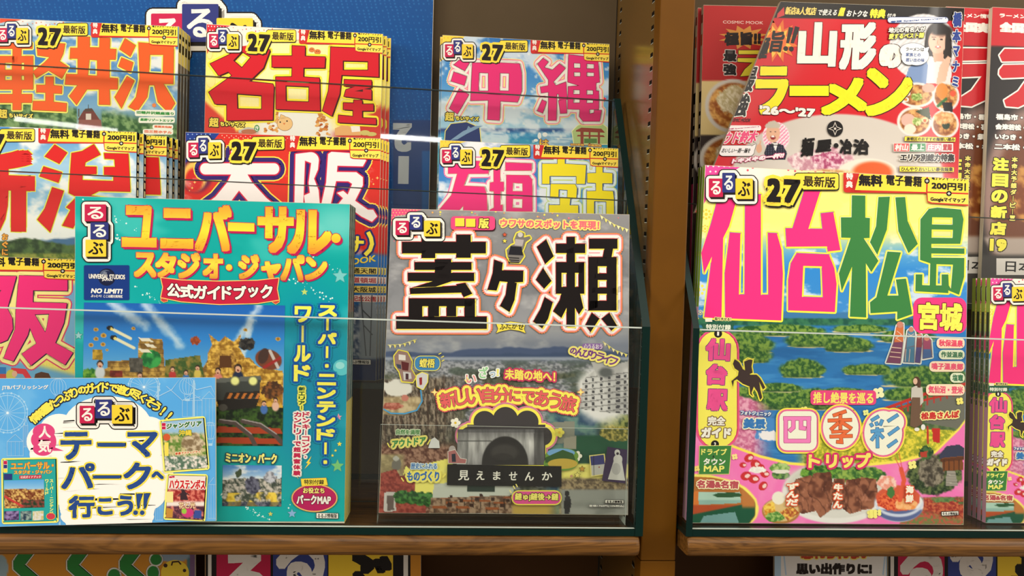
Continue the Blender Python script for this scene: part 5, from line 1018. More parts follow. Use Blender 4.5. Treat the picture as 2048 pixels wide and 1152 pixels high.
# ---- pink and green guide, right bay ----------------------------------------------------------------------------------
def sendai_art(S, A, small=False):
    ax, bx, ay, by = A
    def fr(ox=0, oy=0, k=1.0):
        S.T = lambda p: (np.asarray(p, float).reshape(-1, 2) / k + (ox, oy)) * (ax, ay) + (bx, by); S.k_ = k / ax
    def bg(X, Y):
        X = (X - bx) / ax; Y = (Y - by) / ay; p = Pic(X, Y, (60, 140, 215))
        p.grad([(330, (252, 244, 190)), (390, (252, 240, 130)), (440, (246, 240, 150)), (490, (110, 180, 215)), (540, (48, 138, 214)), (620, (60, 140, 210))])
        p.put(ss(90, 30, X - 1385 + (Y - 400) * .12) * ss(470, 400, Y) , (252, 236, 120)); clouds(p, 46, 5, .8 , (236, 240, 244), .5, .68); p.put(ss(520, 440, Y) * .9, (252, 240, 130)); p.put(ss(395, 360, Y) * ss(1700, 1500, X), (250, 240, 226))
        hor = 634 - 8 * fbm(X, Y * 0, 50, 3); p.put(ss(-2, 2, Y - hor + 6), (60, 120, 170)); w_ = ss(648, 652, Y)
        p.put(w_, (40, 120, 190)); p.put(w_ * ss(.45, .7, fbm(X * .25, Y * 1.6, 16, 4)) * .6, (70, 150, 214)); p.put(w_ * ss(.5, .7, fbm(X * .3, Y * 1.5, 22, 14)) * .5, (24, 92, 160))
        G1, G2 = (36, 84, 38), (124, 158, 66)
        def isl(cx, cy, rx, ry, sd, d=1.0):
            m = p.em(cx, cy, rx, ry, .22, sd, .12); base = cy + ry * .62; m = m * ss(base + 3, base, Y)
            p.put(p.em(cx, base, rx * .95, 3.2, .1, sd) , (206, 196, 150)); p.tex(m, np.array(G1) * d, np.array(G2) * d, 5, sd, 3); p.put(m * ss(base - ry * .4, base, Y) * .35, (24, 54, 34))
        p.tex(ss(-2, 2, Y - 634 - 6 * fbm(X, Y, 40, 3)) * ss(654, 648, Y), (28, 84, 70), (54, 118, 84), 10, 4)
        for a in ((1560, 662, 95, 13, 1), (1720, 658, 60, 9, 2), (1470, 690, 80, 24, 3), (1640, 682, 70, 17, 4), (1700, 692, 50, 16, 5), (1810, 674, 60, 14, 6), (1400, 700, 60, 42, 7), (1450, 712, 90, 20, 8), (1605, 740, 44, 22, 9), (1735, 740, 50, 13, 10), (1850, 756, 90, 26, 11), (1830, 790, 70, 16, 12), (1500, 800, 70, 28, 13), (1590, 802, 90, 26, 14), (1680, 790, 60, 14, 15), (1560, 776, 44, 10, 16)): isl(*a)
        # blossom, rail and path
        p.tex(ss(0, 8, Y - 795 - .35 * (X - 1440) - 18 * fbm(X, Y, 24, 7) + 30) * ss(1555, 1500, X), (196, 96, 140), (236, 170, 196), 6, 5, 4); p.put(p.em(1535, 860, 26, 26, .3, 3) * ss(1478, 1490, X) * .9, (70, 140, 210)); p.put(p.em(1540, 872, 22, 10, .4, 5), (240, 236, 240))
        fl = ss(0, 5, Y - 846 - .02 * (X - 1700) + 10 * fbm(X, Y, 30, 2)) * ss(1585, 1620, X); p.tex(fl, (150, 160, 40), (240, 220, 70), 5, 6, 4)
        p.tex(p.pm([(1762, 824), (1930, 770), (1930, 862), (1850, 858), (1800, 850)]), (70, 96, 60), (110, 130, 80), 8, 3); p.poly([(1850, 800), (1930, 782), (1930, 860), (1850, 846)], (110, 110, 100))
        for yy in (0, 12): p.line([(1752, 824 + yy * .6), (1850, 788 + yy), (1930, 768 + yy * 1.1)], 6 if yy == 0 else 4, (196, 44, 36))
        for x in range(1764, 1930, 13): p.line([(x, 822 - (x - 1762) * .33), (x, 840 - (x - 1762) * .33)], 3, (186, 44, 38))
        p.poly([(1776, 832), (1806, 818), (1808, 850), (1790, 856)], (196, 52, 40)); p.line([(1855, 854), (1856, 886)], 4, (190, 40, 34)); p.poly([(1864, 856), (1880, 856), (1880, 886), (1866, 884)], (196, 40, 36))
        # lower pink field under a curved yellow rim
        def rim(x): return np.interp(x, [1370, 1410, 1458, 1520, 1579, 1650, 1725, 1800, 1870, 1918, 1940], [820, 862, 891, 914, 928, 934, 932, 924, 906, 859, 830])
        d = Y - rim(X); p.put(ss(-1, 1, d + 4), (250, 232, 90)); p.put(ss(-1, 1, d - 1.5), (244, 120, 190)); p.put(ss(0, 3, d - 2) * ss(.5, .8, fbm(X, Y, 40, 21)) * .4, (250, 160, 205))
        # hot spring picture, red field
        on = p.em(1390, 1015, 122, 62, .05, 3, .02) * ss(1512, 1508, X); p.put(p.em(1390, 1015, 127, 67, .05, 3, .02), (250, 238, 110)); p.put(on, (180, 110, 50)); q = on * p.pm([(1397, 984), (1480, 984), (1482, 1006), (1397, 1010)]); p.put(q, (170, 205, 190)); p.put(q * ss(998, 1002, Y), (140, 180, 170)); p.put(on * p.em(1455, 990, 30, 5, .3, 2), (40, 84, 50)); p.put(on * p.pm([(1377, 985), (1397, 982), (1397, 1012), (1377, 1018)]), (214, 120, 50)); p.put(on * ss(1008, 1012, Y), (176, 76, 40)); p.put(on * ss(1018, 1022, Y + .2 * (X - 1430)) , (24, 84, 60)); p.put(on * p.pm([(1408, 1032), (1470, 1024), (1478, 1046), (1400, 1046)]), (110, 156, 156)); p.put(on * ss(1482, 1486, X) * ss(1020, 1010, Y), (190, 120, 60))
        rf = ss(0, 4, Y - 990 - 6 * fbm(X, Y, 20, 2) + .0 * X) * ss(0, 6, X - 1818 - .18 * (1046 - Y) * 0 - 30 * fbm(X, Y, 30, 9) * 0 - (1046 - Y) * .2 + 20); p.tex(rf, (150, 40, 36), (206, 110, 70), 3.5, 8, 4); p.tex(rf * ss(1012, 1005, Y) * ss(.45, .6, fbm(X, Y * 2, 18, 5)), (70, 110, 60), (110, 140, 80), 5, 3); p.put(rf * ss(998, 992, Y) * .8, (80, 120, 90)); p.tex(rf * ss(1022, 1040, Y - .2 * (X - 1880)), (110, 130, 70), (190, 90, 70), 4, 5)
        # temple on the rock
        p.tex(p.em(1868, 948, 58, 40, .22, 4) * ss(1926, 1922, X), (26, 46, 26), (104, 118, 70), 6, 7, 4); p.tex(p.em(1862, 945, 26, 30, .3, 6), (60, 54, 46), (150, 140, 122), 7, 3, 4); p.tex(p.em(1852, 905, 14, 14, .35, 2), (22, 60, 30), (70, 110, 60), 4, 2)
        p.poly([(1880, 908), (1893, 892), (1918, 889), (1928, 896), (1928, 914), (1878, 918)], (54, 58, 84)); p.poly([(1884, 916), (1926, 912), (1926, 940), (1886, 942)], (128, 72, 34)); p.poly([(1880, 918), (1928, 913), (1928, 920), (1880, 924)], (92, 50, 28))
        for x in (1888, 1898, 1908, 1918): p.line([(x, 920), (x, 940)], 2, (70, 40, 24))
        p.poly([(1893, 942), (1910, 941), (1916, 972), (1892, 972)], (166, 160, 150)); p.put(p.pm([(1893, 942), (1910, 941), (1916, 972), (1892, 972)]) * (np.abs(((Y) % 4) - 2) < .7) * .6, (90, 86, 80)); p.poly([(1840, 905), (1855, 902), (1854, 914), (1842, 915)], (180, 60, 44))
        # food: berries, leaf parcel, grilled slices on a plate, seafood bowl, sweets
        for x, y, r in ((1498, 916, 10), (1512, 930, 12), (1522, 938, 10), (1492, 952, 11), (1508, 958, 11), (1530, 948, 9), (1526, 972, 10), (1486, 930, 7)):
            p.ell(x, y, r, r * .8, (205, 44, 50), rot=x); p.ell(x + 3, y, r * .5, r * .35, (244, 210, 205), rot=x)
        p.tex(p.em(1515, 940, 18, 6, .3, 5), (236, 232, 226), (250, 248, 244), 4, 3)
        p.tex(p.em(1560, 936, 20, 10, .2, 4), (90, 140, 60), (180, 206, 130), 6, 2); p.tex(p.em(1562, 950, 18, 9, .2, 4), (40, 80, 44), (120, 160, 80), 6, 5); p.ell(1562, 943, 18, 4, (230, 226, 214))
        p.ell(1672, 985, 108, 62, (232, 230, 226), .03); p.ell(1672, 982, 98, 54, (218, 216, 210), .03); p.ell(1672, 960, 96, 34, (206, 206, 196), .2)
        p.tex(p.em(1640, 945, 44, 14, .3, 2), (30, 84, 34), (120, 170, 60), 6, 8, 4); p.tex(p.em(1720, 950, 50, 16, .3, 5), (44, 96, 40), (150, 180, 80), 7, 8, 4)
        for pts, sd in (([(1578, 985), (1592, 958), (1622, 950), (1640, 1000), (1632, 1022), (1604, 1028), (1590, 1020)], 1), ([(1612, 976), (1628, 946), (1662, 944), (1668, 985), (1662, 1020), (1640, 1036), (1625, 1010)], 2), ([(1685, 1000), (1692, 960), (1722, 956), (1735, 985), (1722, 1022), (1700, 1028), (1686, 1018)], 3), ([(1716, 985), (1722, 954), (1752, 958), (1758, 1000), (1744, 1018), (1722, 1020)], 4), ([(1660, 985), (1668, 958), (1690, 958), (1690, 1015), (1668, 1015)], 5)):
            m = p.pm(pts); p.put(m, (120, 64, 44)); p.tex(m, (100, 54, 38), (158, 100, 74), 13, sd, 2); p.put(m * (np.abs(((X * .5 - Y * .3 + 40 * fbm(X, Y, 34, sd, 2)) % 17) - 8) < 1.2) * .4, (60, 28, 20)); p.put(m * ss(.62, .78, fbm(X * 1.5, Y, 10, sd + 9)) * .5, (206, 140, 116))
        p.ell(1562, 1022, 38, 26, (176, 122, 60), .04); p.ell(1562, 1020, 35, 23, (220, 190, 130), .04); p.tex(p.pm([(1526, 1012), (1548, 1002), (1552, 1026), (1532, 1034)]), (200, 120, 30), (246, 210, 90), 5, 4); p.tex(p.pm([(1560, 1024), (1584, 1010), (1598, 1026), (1576, 1042)]), (170, 80, 40), (246, 200, 90), 5, 6); p.ell(1557, 996, 13, 13, (240, 236, 220)); p.tex(p.em(1550, 1034, 18, 10, .3, 3), (70, 130, 50), (170, 200, 110), 4, 3)
        p.ell(1798, 1010, 49, 34, (236, 236, 240), .03); p.put(p.em(1798, 1014, 48, 29) * ss(1016, 1022, Y) * .85, (62, 80, 140)); p.put(p.em(1798, 1004, 49, 30) * (1 - p.em(1798, 1000, 47, 28)), (206, 214, 236)); p.ell(1796, 996, 44, 26, (214, 90, 60), .05, .1); p.tex(p.em(1778, 1002, 24, 18, .3, 4), (190, 50, 30), (240, 120, 70), 3, 5); p.tex(p.em(1775, 965, 20, 14, .3, 5), (236, 150, 130), (250, 214, 200), 5, 2); p.tex(p.em(1812, 1008, 22, 12, .25, 3), (240, 150, 80), (250, 190, 130), 7, 3); p.ell(1782, 985, 7, 12, (70, 120, 60), .1, .4); p.line([(1800, 1000), (1808, 960), (1802, 938)], 9, (226, 90, 60)); p.line([(1803, 942), (1790, 915)], 1.4, (220, 80, 60)); p.line([(1805, 942), (1798, 905)], 1.4, (220, 80, 60)); p.line([(1810, 945), (1830, 925)], 1.4, (220, 80, 60))
        return p.C
    st = 1.5 if not small else 2.2
    S.cur = 'cover'
    S.T = lambda p: np.asarray(p, float).reshape(-1, 2); S.k_ = 1; S.photo(S.q, bg, st)
    fr(1360, 310, 2.9533)
    S.poly([(152, 47), (355, 62), (290, 110), (200, 190), (140, 290)], (246, 76, 160)); S.polys([ep(165 + i * 32 + (j % 2) * 14, 66 + j * 32, 6, n=9) for i in range(6) for j in range(7) if i + j < 6.5], (250, 220, 232))
    S.polys([ep(x, y, 7, n=9) for x, y in ((400, 90), (430, 75), (640, 88), (680, 95), (720, 88), (760, 108), (800, 95), (850, 105), (900, 96), (935, 100))], (236, 90, 110))
    for cx, cy, r_, c in ((155, 350, 36, (238, 206, 70)), (148, 435, 26, (240, 206, 70)), (110, 795, 44, (236, 226, 100)), (120, 930, 18, (250, 214, 120)), (95, 965, 18, (246, 200, 110)), (92, 1005, 16, (250, 214, 120))):
        S.polys([ep(cx + r_ * .7 * math.cos(a * .7854), cy + r_ * .7 * math.sin(a * .7854), r_ * .2, n=8) for a in range(8)] + [ep(cx, cy, r_ * .28, n=10)], c)
    S.cur = 'title_lettering'
    pk = [[(225, 250), (335, 262), (290, 420), (255, 490), (245, 968), (145, 958), (188, 600), (143, 698), (118, 580), (185, 400)],
          [(295, 458), (357, 462), (348, 824), (382, 824), (385, 240), (478, 232), (478, 826), (523, 826), (520, 460), (572, 462), (600, 560), (608, 700), (598, 978), (268, 965), (265, 700)],
          [(735, 210), (828, 215), (758, 436), (842, 437), (832, 345), (905, 337), (948, 562), (875, 570), (868, 540), (630, 542), (624, 433), (665, 433)],
          ([(690, 580), (880, 588), (912, 670), (925, 760), (915, 928), (640, 918), (640, 740), (655, 640)], [[(728, 655), (838, 658), (845, 842), (720, 838)]])]
    S.polys(pk, (252, 48, 130), out=[(3.6, (250, 238, 70)), (1.0, (110, 130, 180))], extr=((2.2, 2.6), (250, 238, 70)))
    gn = [[(1015, 238), (1095, 240), (1095, 370), (1122, 372), (1120, 490), (1085, 492), (1172, 625), (1130, 692), (1098, 640), (1100, 960), (1003, 955), (1016, 660), (955, 805), (938, 700), (1008, 490), (952, 488), (950, 368), (1013, 368)],
          [(1172, 248), (1240, 246), (1222, 440), (1165, 590), (1122, 515), (1158, 420)], [(1272, 250), (1330, 248), (1345, 390), (1405, 525), (1350, 580), (1290, 450)],
          [(1225, 570), (1305, 575), (1225, 830), (1290, 830), (1275, 735), (1335, 730), (1372, 940), (1282, 972), (1283, 925), (1125, 935), (1122, 870), (1160, 840)],
          ([(1470, 318), (1520, 310), (1660, 322), (1675, 380), (1660, 500), (1655, 525), (1485, 525), (1485, 548), (1680, 552), (1680, 584), (1485, 582), (1485, 606), (1680, 608), (1678, 720), (1648, 826), (1585, 800), (1585, 816), (1390, 805), (1392, 705), (1432, 705), (1430, 768), (1475, 770), (1478, 640), (1418, 620), (1420, 380)], [[(1490, 368), (1610, 370), (1610, 412), (1488, 410)], [(1487, 440), (1612, 442), (1610, 490), (1486, 488)], [(1515, 645), (1612, 648), (1600, 790), (1588, 770), (1585, 705), (1545, 705), (1545, 770), (1512, 770)]])]
    S.polys(gn, (56, 128, 64), out=[(3.4, (250, 238, 80)), (1.0, (236, 240, 200))], extr=((2.0, 2.4), (250, 238, 80)))
    S.cur = 'cover_lettering'
    S.polys([rr(1378, 842, 1692, 1054, 50)], (244, 56, 128)); S.text('宮城', (1405, 868, 1670, 1042), (248, 236, 90), r=2.0 * ax, out=[(2, (110, 30, 50))])
    S.poly([(148, 965), (190, 962), (190, 985), (150, 985)], (244, 236, 214)); S.text('取り外せる！', (205, 958, 302, 980), (60, 50, 30), r=.4, out=[(1, (250, 240, 160))])
    fr(1360, 640, 2.7433)
    S.polys([rr(100, 60, 312, 700, 104)], (248, 236, 96), out=[(4.6 * ax, (244, 84, 140))]); S.poly([(118, 20), (300, 14), (292, 40), (300, 62), (118, 68), (126, 44)], (40, 92, 70)); S.text('特別付録', (142, 22, 280, 54), (236, 240, 220), r=.5)
    for t, x, y in (('1', 209, 75), ('2', 192, 682)): S.poly(ep(x, y, 22), K); S.text(t, (x - 6, y - 11, x + 6, y + 11), W_, r=.7)
    for ch, b in (('仙', (138, 100, 278, 226)), ('台', (140, 240, 262, 358)), ('駅', (145, 378, 264, 500))): S.text(ch, b, (240, 80, 150), r=2.4 * ax, out=[(1.2, (70, 60, 120))])
    S.text('完全', (152, 528, 250, 580), W_, r=1.0, out=[(1.8, (120, 90, 60))]); S.text('ガイド', (116, 588, 282, 648), W_, r=1.4, out=[(1.8, (120, 90, 60))])
    S.poly([(108, 692), (282, 690), (268, 844), (104, 846)], (60, 130, 60), out=[(1, (240, 230, 130))]); S.text('ドライブ', (116, 704, 258, 742), (246, 238, 120), r=.8); S.text('&', (178, 742, 190, 756), K, r=.2); S.text('タウン', (128, 758, 250, 796), W_, r=.9); S.text('MAP', (130, 798, 244, 834), (246, 238, 120), r=.9)
    S.text('名湯&名宿', (92, 878, 322, 926), (190, 80, 90), r=1.1, out=[(2.2, (250, 236, 190))], k=.02)
    # mounted statue
    S.cur = 'cover_pictures'
    hs = [[(290, 240), (300, 215), (325, 232), (345, 270), (375, 285), (385, 300), (420, 300), (440, 320), (468, 370), (455, 382), (435, 340), (440, 380), (450, 425), (440, 440), (425, 395), (405, 365), (392, 400), (402, 420), (385, 405), (382, 365), (345, 350), (312, 325), (295, 335), (290, 370), (282, 335), (318, 305), (322, 280), (300, 265)], [(352, 225), (372, 212), (398, 220), (392, 255), (398, 290), (375, 300), (358, 285)], ep(374, 232, 12)]
    S.polys(hs, (60, 44, 42), out=[(2.6 * ax, (248, 236, 80))]); S.polys([stroke([(348, 228), (375, 216), (408, 212)], 4)], (226, 210, 90))
    # cloth figures
    S.polys([[(1190, 30), (1225, 20), (1225, 120), (1210, 240), (1130, 235), (1168, 130)], [(1248, 60), (1270, 40), (1290, 70), (1286, 236), (1224, 232)], [(1300, 85), (1325, 80), (1330, 130), (1318, 238), (1288, 234), (1296, 130)], [(1330, 100), (1352, 84), (1378, 110), (1385, 205), (1330, 215)]], (120, 90, 100), out=[(2.6, (226, 232, 226))])
    for pts, c in (([(1185, 40), (1226, 36), (1224, 120), (1176, 122)], (206, 110, 60)), ([(1176, 122), (1222, 122), (1208, 238), (1134, 234)], (120, 64, 96)), ([(1250, 60), (1288, 60), (1286, 140), (1242, 150)], (80, 130, 160)), ([(1242, 150), (1286, 145), (1284, 234), (1226, 230)], (70, 120, 150)), ([(1300, 90), (1328, 90), (1326, 150), (1296, 150)], (130, 60, 66)), ([(1296, 150), (1325, 150), (1316, 234), (1290, 232)], (80, 70, 120)), ([(1335, 110), (1376, 108), (1372, 160), (1336, 160)], (150, 70, 100)), ([(1336, 160), (1376, 160), (1382, 204), (1332, 212)], (70, 100, 150))): S.poly(pts, c)
    S.polys([ep(1207, 26, 18), ep(1268, 52, 14), ep(1312, 88, 13), ep(1354, 100, 15)], (200, 130, 110)); S.polys([stroke([(1190, 60), (1215, 80), (1185, 100), (1215, 118)], 4), stroke([(1160, 150), (1215, 155)], 5), stroke([(1155, 175), (1212, 180)], 5), stroke([(1150, 200), (1210, 206)], 5), stroke([(1250, 75), (1285, 95)], 3), stroke([(1285, 75), (1250, 95)], 3), stroke([(1240, 160), (1236, 228)], 3), stroke([(1262, 160), (1256, 230)], 3)], (226, 190, 170))
    S.cur = 'cover_lettering'
    for b, t, c in (((1408, 98, 1562, 156), '秋保温泉', (236, 80, 110)), ((1420, 164, 1562, 216), '作並温泉', (60, 120, 84)), ((1368, 226, 1562, 284), '鳴子温泉郷', (236, 90, 120)), ((1482, 290, 1562, 344), '塩竈', (60, 120, 84)), ((1350, 352, 1562, 414), '気仙沼・登米', (236, 90, 120))):
        S.polys([rr(*b, 24)], (250, 226, 196) if c[0] > 200 else (230, 236, 206)); S.text(t, (b[0] + 12, b[1] + 8, b[2] - 8, b[3] - 8), c, r=.8)
    # walking woman
    S.poly([(1272, 420), (1318, 425), (1330, 570), (1290, 592), (1262, 580)], (112, 84, 66)); S.poly([(1270, 372), (1300, 358), (1330, 370), (1336, 450), (1318, 470), (1318, 425), (1274, 424), (1268, 440)], (206, 198, 190)); S.polys([ep(1298, 336, 19, 26), [(1300, 320), (1322, 335), (1320, 372), (1302, 370)]], (86, 58, 42)); S.poly(ep(1291, 336, 12, 17), (226, 184, 160)); S.polys([ep(1300, 600, 14, 10), ep(1334, 588, 12, 16)], (236, 234, 230))
    S.text('松島さんぽ', (1322, 496, 1532, 548), (206, 50, 50), r=1.1, out=[(2.4 * ax, (250, 240, 160))], k=-.05)
    for cx, cy, r_, c in ((1535, 445, 22, (250, 236, 120)), (1275, 795, 26, (246, 240, 140)), (300, 750, 18, (250, 230, 150)), (92, 815, 18, (250, 220, 120)), (1020, 508, 18, (236, 240, 150)), (682, 494, 22, (246, 240, 140)), (1050, 1065, 26, (250, 240, 130)), (1090, 400, 34, (246, 244, 190))):
        S.polys([ep(cx + r_ * .55 * math.cos(a * 1.5708 + .6), cy + r_ * .55 * math.sin(a * 1.5708 + .6), r_ * .46, n=10) for a in range(4)], c)
    S.text('フォトジェニック', (332, 496, 500, 528), W_, r=.6, out=[(1.2, (50, 100, 170))], k=.05); S.text('美景', (346, 538, 472, 598), (50, 120, 190), r=1.4, out=[(2.4 * ax, (250, 246, 210))])
    S.polys([rr(716, 386, 1076, 466, 20)], (236, 70, 130)); S.text('推し絶景を巡る', (730, 394, 1062, 460), (248, 236, 110), r=.7, k=.01)
    S.polys([rr(545, 500, 750, 715, 40), ep(882, 590, 98, 112), ep(1115, 620, 104, 122), ep(1170, 560, 60, 60)], (246, 244, 226), out=[(6.5 * ax, (250, 232, 80)), (3.6 * ax, (244, 110, 160))])
    sk_ = lambda L_, w_: [stroke(q, w_) for q in L_]
    S.polys(sk_([[(580, 540), (580, 670)], [(568, 540), (718, 540)], [(706, 540), (706, 670)], [(572, 664), (712, 664)], [(622, 545), (622, 590), (600, 610)], [(664, 545), (664, 592), (690, 596)]], 20), (244, 130, 196), out=[(.9, (170, 40, 110))])
    S.polys(sk_([[(912, 500), (840, 525)], [(812, 552), (942, 548)], [(880, 515), (880, 600)], [(875, 560), (826, 602)], [(885, 560), (942, 596)], [(832, 614), (918, 610), (880, 638)], [(822, 640), (946, 636)], [(882, 630), (886, 670), (858, 668)]], 17), (236, 110, 60), out=[(.9, (150, 60, 30))])
    S.polys(sk_([[(1090, 528), (1050, 552)], [(1046, 568), (1056, 584)], [(1076, 560), (1082, 578)], [(1110, 548), (1098, 578)], [(1048, 612), (1116, 604)], [(1082, 590), (1084, 702)], [(1080, 620), (1050, 660)], [(1088, 618), (1116, 648)], [(1196, 520), (1140, 556)], [(1200, 590), (1144, 630)], [(1190, 660), (1140, 696)]], 16), (90, 160, 214), out=[(.9, (40, 80, 140))])
    S.glyphs('トリップ', [(704, 738, 770, 812), (800, 738, 862, 812), (888, 752, 950, 812), (965, 728, 1048, 812)], (250, 232, 110), r=1.4, out=[(4.2 * ax, (220, 40, 110))])
    for t, b in (('ずんだ', (584, 892, 650, 1022)), ('牛たん', (842, 896, 892, 1036)), ('海鮮', (1238, 905, 1282, 1005))): S.vtext(t, b, (250, 244, 226), r=.8, out=[(2.0, (226, 90, 50))])
    S.cur = 'cover'; S.polys([ep(1050 + (i % 3) * 22, 1050 + (i // 3) * 14, 11, n=9) for i in range(8)], (250, 240, 130))
    S.polys([[(1432, 1050), (1530, 1046), (1531, 1072), (1433, 1076)]], K); S.polys([[(1436, 1054), (1527, 1050), (1527, 1069), (1437, 1073)]], W_); S.text('るるぶ情報版', (1440, 1054, 1524, 1070), K, r=.3)
S = Sheet('guidebook', [(1410, 330), (1938, 358), (1927, 1045), (1377, 1046)], z=TB + .0010, lean=2.2)
sendai_art(S, (1, 0, 1, 0)); header(S, (1410, 330), 528, 1.0)
r = S.build(.0042, 'large pink and green lettered guide with blue bay photograph', 'guidebook', spine=('L', [(0, .4, (120, 150, 50)), (.4, 1, (196, 150, 176))]))
stack(r, 2, (.0003, .0066, .0), 'large pink and green guides', 'large pink and green guides')
S = Sheet('guidebook', [(1981, 556), (2352, 566), (2345, 1046), (1971, 1046)], z=TB + .0010, lean=1)
sendai_art(S, (.703, 1981 - 1410 * .703 - 3, .688, 556 - 330 * .688), True); chiisai(S, 1978, 760, 92)
S.fr(); header(S, (1981, 556), 371, 1.0)
GRN = (140, 160, 70)
r = S.build(.0042, 'small pink and green lettered guide at the right edge of the photo', 'guidebook', spine=('L', [(0, .22, GRN), (.22, .5, (110, 116, 92)), (.5, 1, (176, 130, 150))], [(.14, .24, .15, .85, (60, 60, 50))] + [(.26 + .025 * i, .28 + .025 * i, .3, .7, (60, 90, 50)) for i in range(11)]))
stack(r, 3, (.0004, .0066, .0), 'small pink and green guides', 'small pink and green guides')

# ---- noodle magazines -------------------------------------------------------------------------------------------------
def cosmic_bg(X, Y):
    p = Pic(X, Y, (176, 34, 34)); p.put(ss(160, 163, Y), (214, 190, 130)); p.put(ss(268, 272, Y), (46, 34, 30))
    for cx, cy, rx, ry, s in ((1466, 212, 56, 54, 1), (1470, 318, 72, 52, 2)):
        p.ell(cx, cy, rx, ry, (206, 200, 190), .03); p.tex(p.em(cx, cy, rx * .86, ry * .86), (150, 80, 30), (226, 170, 90), 8, s, 4); p.tex(p.em(cx + 4, cy - 12, rx * .6, ry * .55, .3, s), (196, 180, 130), (236, 226, 196), 5, s + 3)
    return p.C
S = Sheet('magazine', [(1407, 10), (1800, 18), (1790, 420), (1397, 412)], Y=.748, lean=2.5, seat=STEP2R + .0006)
S.photo(S.q, cosmic_bg, 2.5); S.fr(1300, 0, 2.88); S.text('COSMIC MOOK', (420, 118, 652, 140), (226, 190, 180), r=.2)
S.poly([(540 + (118 if i % 2 else 70) * 1.25 * math.cos(i * .2618), 215 + (70 if i % 2 else 44) * math.sin(i * .2618)) for i in range(24)], (206, 140, 60)); S.text('極旨!!', (428, 180, 640, 265), (30, 16, 14), r=1.6, k=-.03)
S.vtext('最強', (422, 282, 500, 440), K, r=1.4, out=[(1.3, (220, 210, 200))]); S.polys([V(510, 290, 640, 312), [(505, 335), (700, 335), (640, 430), (520, 440), (545, 400), (590, 360), (505, 356)]], (226, 210, 60), out=[(1.2, K)]); S.fr()
r = S.build(.0055, 'plain red noodle magazine standing behind the curled one', 'magazine', spine=('L', [(0, .3, (226, 216, 204)), (.3, .62, (30, 24, 24)), (.62, 1, (196, 50, 110))], [(.03, .06, .2, .8, (150, 30, 30)), (.10, .14, .2, .8, (206, 90, 50))] + [(.34 + i * .045, .37 + i * .045, .2, .8, (220, 214, 206)) for i in range(6)]))
stack(r, 1, (-.0030, .0085, .0), 'plain red noodle magazines', 'plain red noodle magazines')

